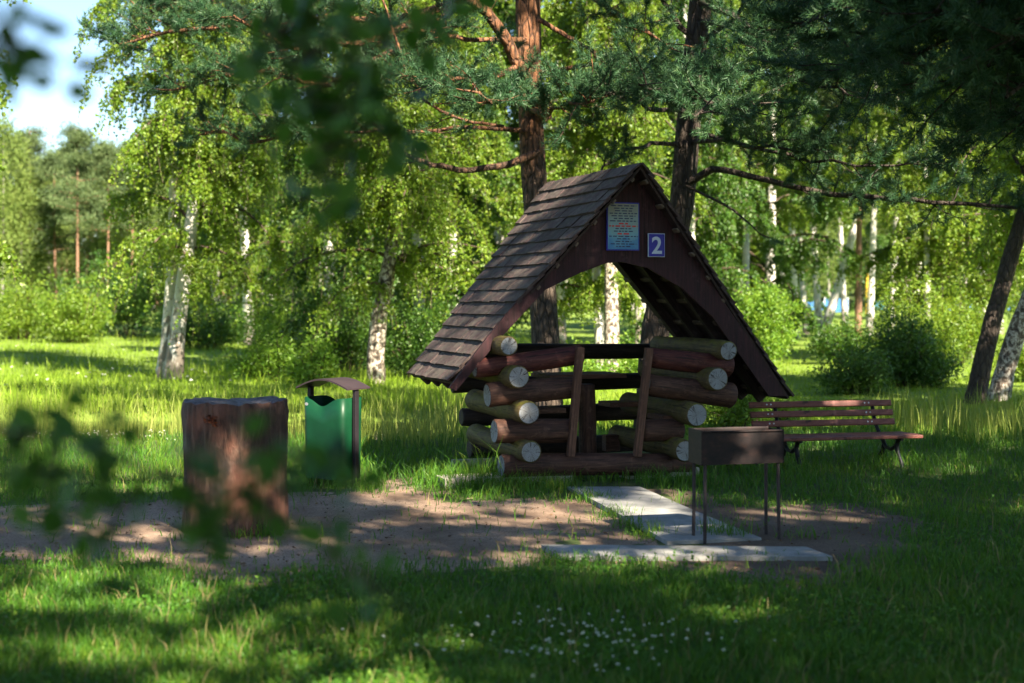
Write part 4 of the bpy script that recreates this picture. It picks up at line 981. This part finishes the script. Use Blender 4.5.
# ------------------------------------------------------------------ trees that stand beside and behind the camera and shade the picnic ground
SH = [(Q[0], 12.4, 2.6, 1, 1.0, 'broad birch far right of the camera shading the bench'), (Q[1], 8.4, 2.3, 2, 1.0, 'broad birch right of the camera shading the hut'), (Q[0], 4.1, .8, 3.9, .73, 'broad birch beside the camera shading the path'), (Q[0], 5.6, -1.2, 1.9, .62, 'small birch behind the camera shading the near lawn'), (Q[1], 8.6, -.9, .9, .6, 'small birch right of the camera shading the near lawn'),
      (Q[1], .9, 1.0, 4, 1.05, 'broad birch close behind the camera'), (Q[0], -3.4, .6, .5, .95, 'broad birch left of the camera'),
      (Q[1], 7.2, .2, .4, .66, 'small leafy birch at the right shading the near lawn'), (P[3], 4.9, -6.6, 1.2, 1.0, 'leafy birch far behind the camera'), (P[3], 3.4, -4.4, 2.2, 1.0, 'tall birch straight behind the camera'), (Q[1], 10.6, -2.4, 5, .95, 'tall birch outermost at the right behind the camera'),
      (Q[1], 12.4, 8.8, 1.3, 1.0, 'broad birch right of the view near the bench'), (Q[0], 12.3, 15, 2.9, .95, 'broad birch right of the view behind the bench')]
for p, x, y, rz, sc, lab in SH: dup(p, (x, y, 0), rz, sc, lab)

def drop(e):
    for c in list(e.children): bpy.data.objects.remove(c)
    bpy.data.objects.remove(e)
for e in P + Q + FP + FB: drop(e)

# ------------------------------------------------------------------ bushes
bush(20, 56, 1.9, 2.5, 9000, 'pale green bush at the left edge of the meadow', 'birch_leaf', leaf=.13)
bush(75, 53, 1.7, 2.3, 8000, 'pale green bush second from the left edge', 'birch_leaf', leaf=.13)
bush(-30, 52, 1.8, 2.6, 7000, 'tall pale bush cut by the left edge', 'birch_leaf', leaf=.13)
bush(130, 60, 2.6, 4.0, 11000, 'dark rounded bush behind the meadow, left of the twin birch', 'deep_leaf', leaf=.14)
bush(95, 66, 2.2, 3.4, 8000, 'dark bush behind the pale ones at the left', 'deep_leaf', leaf=.14)
bush(205, 46, 1.7, 1.9, 8000, 'low dark bush in shade right of the twin birch', 'deep_leaf', leaf=.11)
bush(268, 27.5, .75, 1.05, 4200, 'small fresh green bush in the grass behind the stump', leaf=.075)
bush(312, 25.5, .5, .95, 2600, 'small upright bush just left of the green bin', leaf=.085)
bush(300, 37, 1.6, 2.3, 12000, 'wide green shrub between the twin birch and the leaning birch', leaf=.085)
bush(345, 33, 1.4, 2.4, 12000, 'dark green shrub left of the leaning birch', 'deep_leaf', leaf=.085)
bush(425, 30, 1.4, 2.0, 10000, 'dark green shrub between the leaning birch and the hut', 'deep_leaf', leaf=.085)
bush(258, 55, 2.0, 2.0, 7000, 'pale grey green bush under the slim birch', leaf=.12)
bush(575, 25, .7, .75, 4000, 'green bush seen through the doorway, left of the birch trunks', leaf=.075)
bush(645, 26, .8, .85, 4000, 'green bush seen through the doorway, right of the birch trunks', leaf=.075)
bush(757, 33, 1.15, 1.95, 11000, 'bright green bush with narrow leaves right of the hut', leaf=.11, asp=.38)
bush(716, 29, .9, 1.3, 6000, 'green bush close behind the right eave of the hut', leaf=.08)
bush(738, 17.4, .5, .72, 3400, 'low leafy bush between the hut and the bench back', leaf=.06)
bush(775, 18.5, .45, .5, 2200, 'low leafy bush behind the bench back', leaf=.055)
bush(858, 24, .62, .85, 5200, 'low dark bush behind the right end of the bench', 'deep_leaf', leaf=.07, wide=1.3)
bush(896, 26, .8, 1.35, 7200, 'tall dark bush between the bench and the leaning trunks', 'deep_leaf', leaf=.08, lean=(.2, 0))
bush(930, 25.5, .55, .8, 3600, 'small dark bush right of the tall dark one', 'deep_leaf', leaf=.07)
bush(915, 28, 1.1, 1.9, 9000, 'loose tall shrub right of the dense dark bush', 'birch_leaf', leaf=.075)
bush(950, 33, 1.2, 2.2, 9000, 'light green shrub left of the leaning trunks', 'birch_leaf', leaf=.08)
bush(845, 34, 1.0, 1.2, 6000, 'low dark shrub behind the dense dark bush', 'deep_leaf', leaf=.08)
bush(1045, 27, 1.0, 1.2, 5000, 'shrub at the right edge behind the leaning trunks', 'birch_leaf', leaf=.08)

# ------------------------------------------------------------------ blue barrier and yellow post far at the right
zf = float(tz(20, 100))
def banner(px0, px1, py0, py1, Y, mat, label):
    p, q = W(px0, py1, Y), W(px1, py0, Y); e = empty('banner_fence', (p[0], Y, p[2]), label, 'fence'); w = q[0] - p[0]; h = q[2] - p[2]
    m = MB(); n = max(2, int(w / .8)); xs = np.linspace(0, w, n + 1); V = np.vstack([np.stack([xs, .06 * np.sin(xs * 2.1), np.zeros(n + 1)], 1), np.stack([xs, .05 * np.sin(xs * 2.1 + .4), h + .05 * np.sin(xs * 1.3)], 1)])
    V = np.vstack([V, V + [0, .03, 0]]); k = n + 1
    f = [[i, i + 1, k + i + 1, k + i] for i in range(n)] + [[2 * k + i, 3 * k + i, 3 * k + i + 1, 2 * k + i + 1] for i in range(n)] + [[k + i, k + i + 1, 3 * k + i + 1, 3 * k + i] for i in range(n)]
    m.add(V, f, smooth=False); m.build('sheet', mat, e)
    for x in np.linspace(0, w, max(2, int(w / 3) + 1)):
        m = MB(); m.tube([[x, .06, -1.2], [x, .06, h + .1]], .04, 6); m.build('post', M['white_paint'], e)
banner(790, 824, 302, 310, 98, M['blue_tarp'], 'long blue fence sheet far away right of the hut')
banner(825, 848, 299, 312, 97, M['blue_tarp'], 'bright blue sheet between the V of birches')
banner(874, 915, 301, 310, 98, M['teal_tarp'], 'teal fence sheet beside the yellow post')
banner(945, 1030, 305, 310, 99, M['blue_tarp'], 'low blue fence sheet far away at the right edge')
o = W(867, 312, 96); m = MB(); m.tube([[0, 0, -.8], [0, 0, 2.7]], .12, 8); e = m.build('yellow_post', M['yellow'], loc=o); tag(e, 'tall yellow post in front of the teal sheet', 'post')

# ------------------------------------------------------------------ leafy sapling close to the camera (out of focus)
sap = empty('alder_sapling', (-1.45, 1.75, 0), 'leafy sapling close to the camera at the left, thrown out of focus', 'sapling'); SO = np.array([-1.45, 1.75, 0])
m = MB(); m.tube([[0, 0, 0], [.03, 0, .8], [0, .05, 1.6], [.08, 0, 2.4], [.1, .05, 3.2]], [.03, .026, .022, .016, .006], 8); m.build('trunk', M['twig'], sap)
def spray(px_pts, blobs, size, n_sub=0):
    P_ = np.array([W(*p) for p in px_pts]); wb = MB(); wb.tube(interp(P_, np.linspace(0, 1, 14)) - SO, np.linspace(.007, .0025, 14), 5); lb = MB()
    pos = []; ax = []
    for px, py, Y, n, sp in blobs:
        n = int(n * (1.25 if py < 300 else 1.6))
        c = W(px, py, Y)
        for _ in range(n):
            q = c + rng.normal(0, 1, 3) * np.array([sp, .06, sp]) ; pos.append(q)
            a = rng.normal(0, .6, 3) + np.array([.5, 0, -.55]); ax.append(a)
            j = np.argmin(np.linalg.norm(interp(P_, np.linspace(0, 1, 30)) - q, axis=1)); s0 = interp(P_, np.linspace(0, 1, 30))[j]
            wb.tube(np.array([s0, (s0 + q) / 2 + [0, 0, .006], q]) - SO, [.0016, .0013, .001], 3, cap=False)
    n = len(pos); leaves(lb, np.array(pos) - SO, np.array(ax), size * rng.uniform(.7, 1.15, n), size * .62, rng.uniform(.1, .9, n), .2, oval=True)
    b = wb.build('branch', M['twig'], sap); lb.build('leaves', M['near_leaf'], b, tone=True)
spray([(-500, 120, 1.8), (-150, -60, 1.9), (150, -40, 2.6), (270, 30, 2.6), (320, 110, 2.6), (335, 190, 2.6)],
      [(275, 20, 2.6, 20, 0.049), (330, 30, 2.65, 23, 0.056), (310, 85, 2.6, 26, 0.056), (355, 95, 2.6, 23, 0.049), (330, 130, 2.6, 15, 0.049), (385, 110, 2.65, 10, 0.042), (400, 20, 2.7, 13, 0.056), (300, 175, 2.6, 10, 0.035), (335, 205, 2.6, 6, 0.028), (440, 15, 2.7, 6, 0.042), (250, 60, 2.6, 7, 0.028), (390, 145, 2.6, 5, 0.028)], .06)
spray([(-400, 100, 1.6), (-150, 60, 1.6), (-40, 40, 1.6), (20, 45, 1.6)], [(5, 15, 1.6, 5, .015), (25, 50, 1.6, 4, .016), (15, 75, 1.6, 4, .02), (40, 70, 1.6, 2, .01), (-20, 60, 1.6, 6, .03)], .045)
spray([(-500, 420, 1.9), (-160, 410, 1.9), (0, 430, 1.9), (90, 440, 1.9), (180, 490, 1.9), (270, 500, 1.9), (350, 570, 1.9), (410, 610, 1.9)],
      [(20, 440, 1.9, 6, 0.034), (75, 425, 1.9, 7, 0.027), (95, 445, 1.9, 5, 0.024), (45, 480, 1.9, 9, 0.034), (70, 505, 1.9, 5, 0.027), (95, 540, 1.9, 3, 0.020), (30, 400, 1.9, 3, 0.027), (210, 500, 1.9, 8, 0.030), (225, 465, 1.9, 6, 0.027), (265, 455, 1.9, 5, 0.027), (195, 440, 1.9, 4, 0.027), (215, 525, 1.9, 4, 0.016), (285, 470, 1.9, 3, 0.027), (330, 545, 1.9, 5, 0.034), (345, 470, 1.9, 3, 0.027), (385, 600, 1.9, 2, 0.016), (395, 550, 1.9, 1, 0.014), (150, 480, 1.9, 4, 0.027)], .05)

# ------------------------------------------------------------------ sky, sun, camera
AZ, EL = R(32), R(37)      # sun: behind the camera, to its right
sv = np.array([math.sin(AZ) * math.cos(EL), -math.cos(AZ) * math.cos(EL), math.sin(EL)])
wld = bpy.data.worlds.new('World'); S.world = wld; wld.use_nodes = True; t = wld.node_tree
sky = t.nodes.new('ShaderNodeTexSky'); sky.sky_type = 'NISHITA'; sky.sun_disc = False; sky.sun_elevation = EL; sky.sun_rotation = math.atan2(sv[0], sv[1])
sky.air_density = 1.0; sky.dust_density = .2; sky.ozone_density = 3.0
bg = t.nodes['Background']; bg.inputs[1].default_value = .052; t.links.new(sky.outputs[0], bg.inputs[0])
sun = bpy.data.lights.new('sun', 'SUN'); sun.energy = 5.0; sun.angle = R(.55); sun.color = (1, .89, .7)
so = bpy.data.objects.new('sun', sun); COL.objects.link(so); so.rotation_euler = Vector(sv).to_track_quat('Z', 'Y').to_euler(); so.location = (0, 0, 30)

cam = bpy.data.cameras.new('camera'); co = bpy.data.objects.new('camera', cam); COL.objects.link(co); S.camera = co
co.location = (0, 0, EYE); co.rotation_euler = (R(90), 0, 0); cam.sensor_width = 36; cam.lens = F / 1024 * 36
cam.shift_y = (HY - 341.5) / 1024; cam.clip_end = 4000; cam.clip_start = .05
cam.dof.use_dof = True; cam.dof.focus_distance = 12.4; cam.dof.aperture_fstop = 1.7

S.render.engine = 'CYCLES'; cy = S.cycles
cy.max_bounces = 6; cy.diffuse_bounces = 3; cy.glossy_bounces = 2; cy.transmission_bounces = 4; cy.transparent_max_bounces = 4
cy.caustics_reflective = False; cy.caustics_refractive = False; cy.sample_clamp_indirect = 6
cy.use_adaptive_sampling = True; cy.adaptive_threshold = .02
cy.use_denoising = True
try: cy.denoiser = 'OPENIMAGEDENOISE'
except Exception: pass
S.view_settings.view_transform = 'Standard'; S.view_settings.look = 'None'; S.view_settings.exposure = 2.35; S.view_settings.gamma = 1
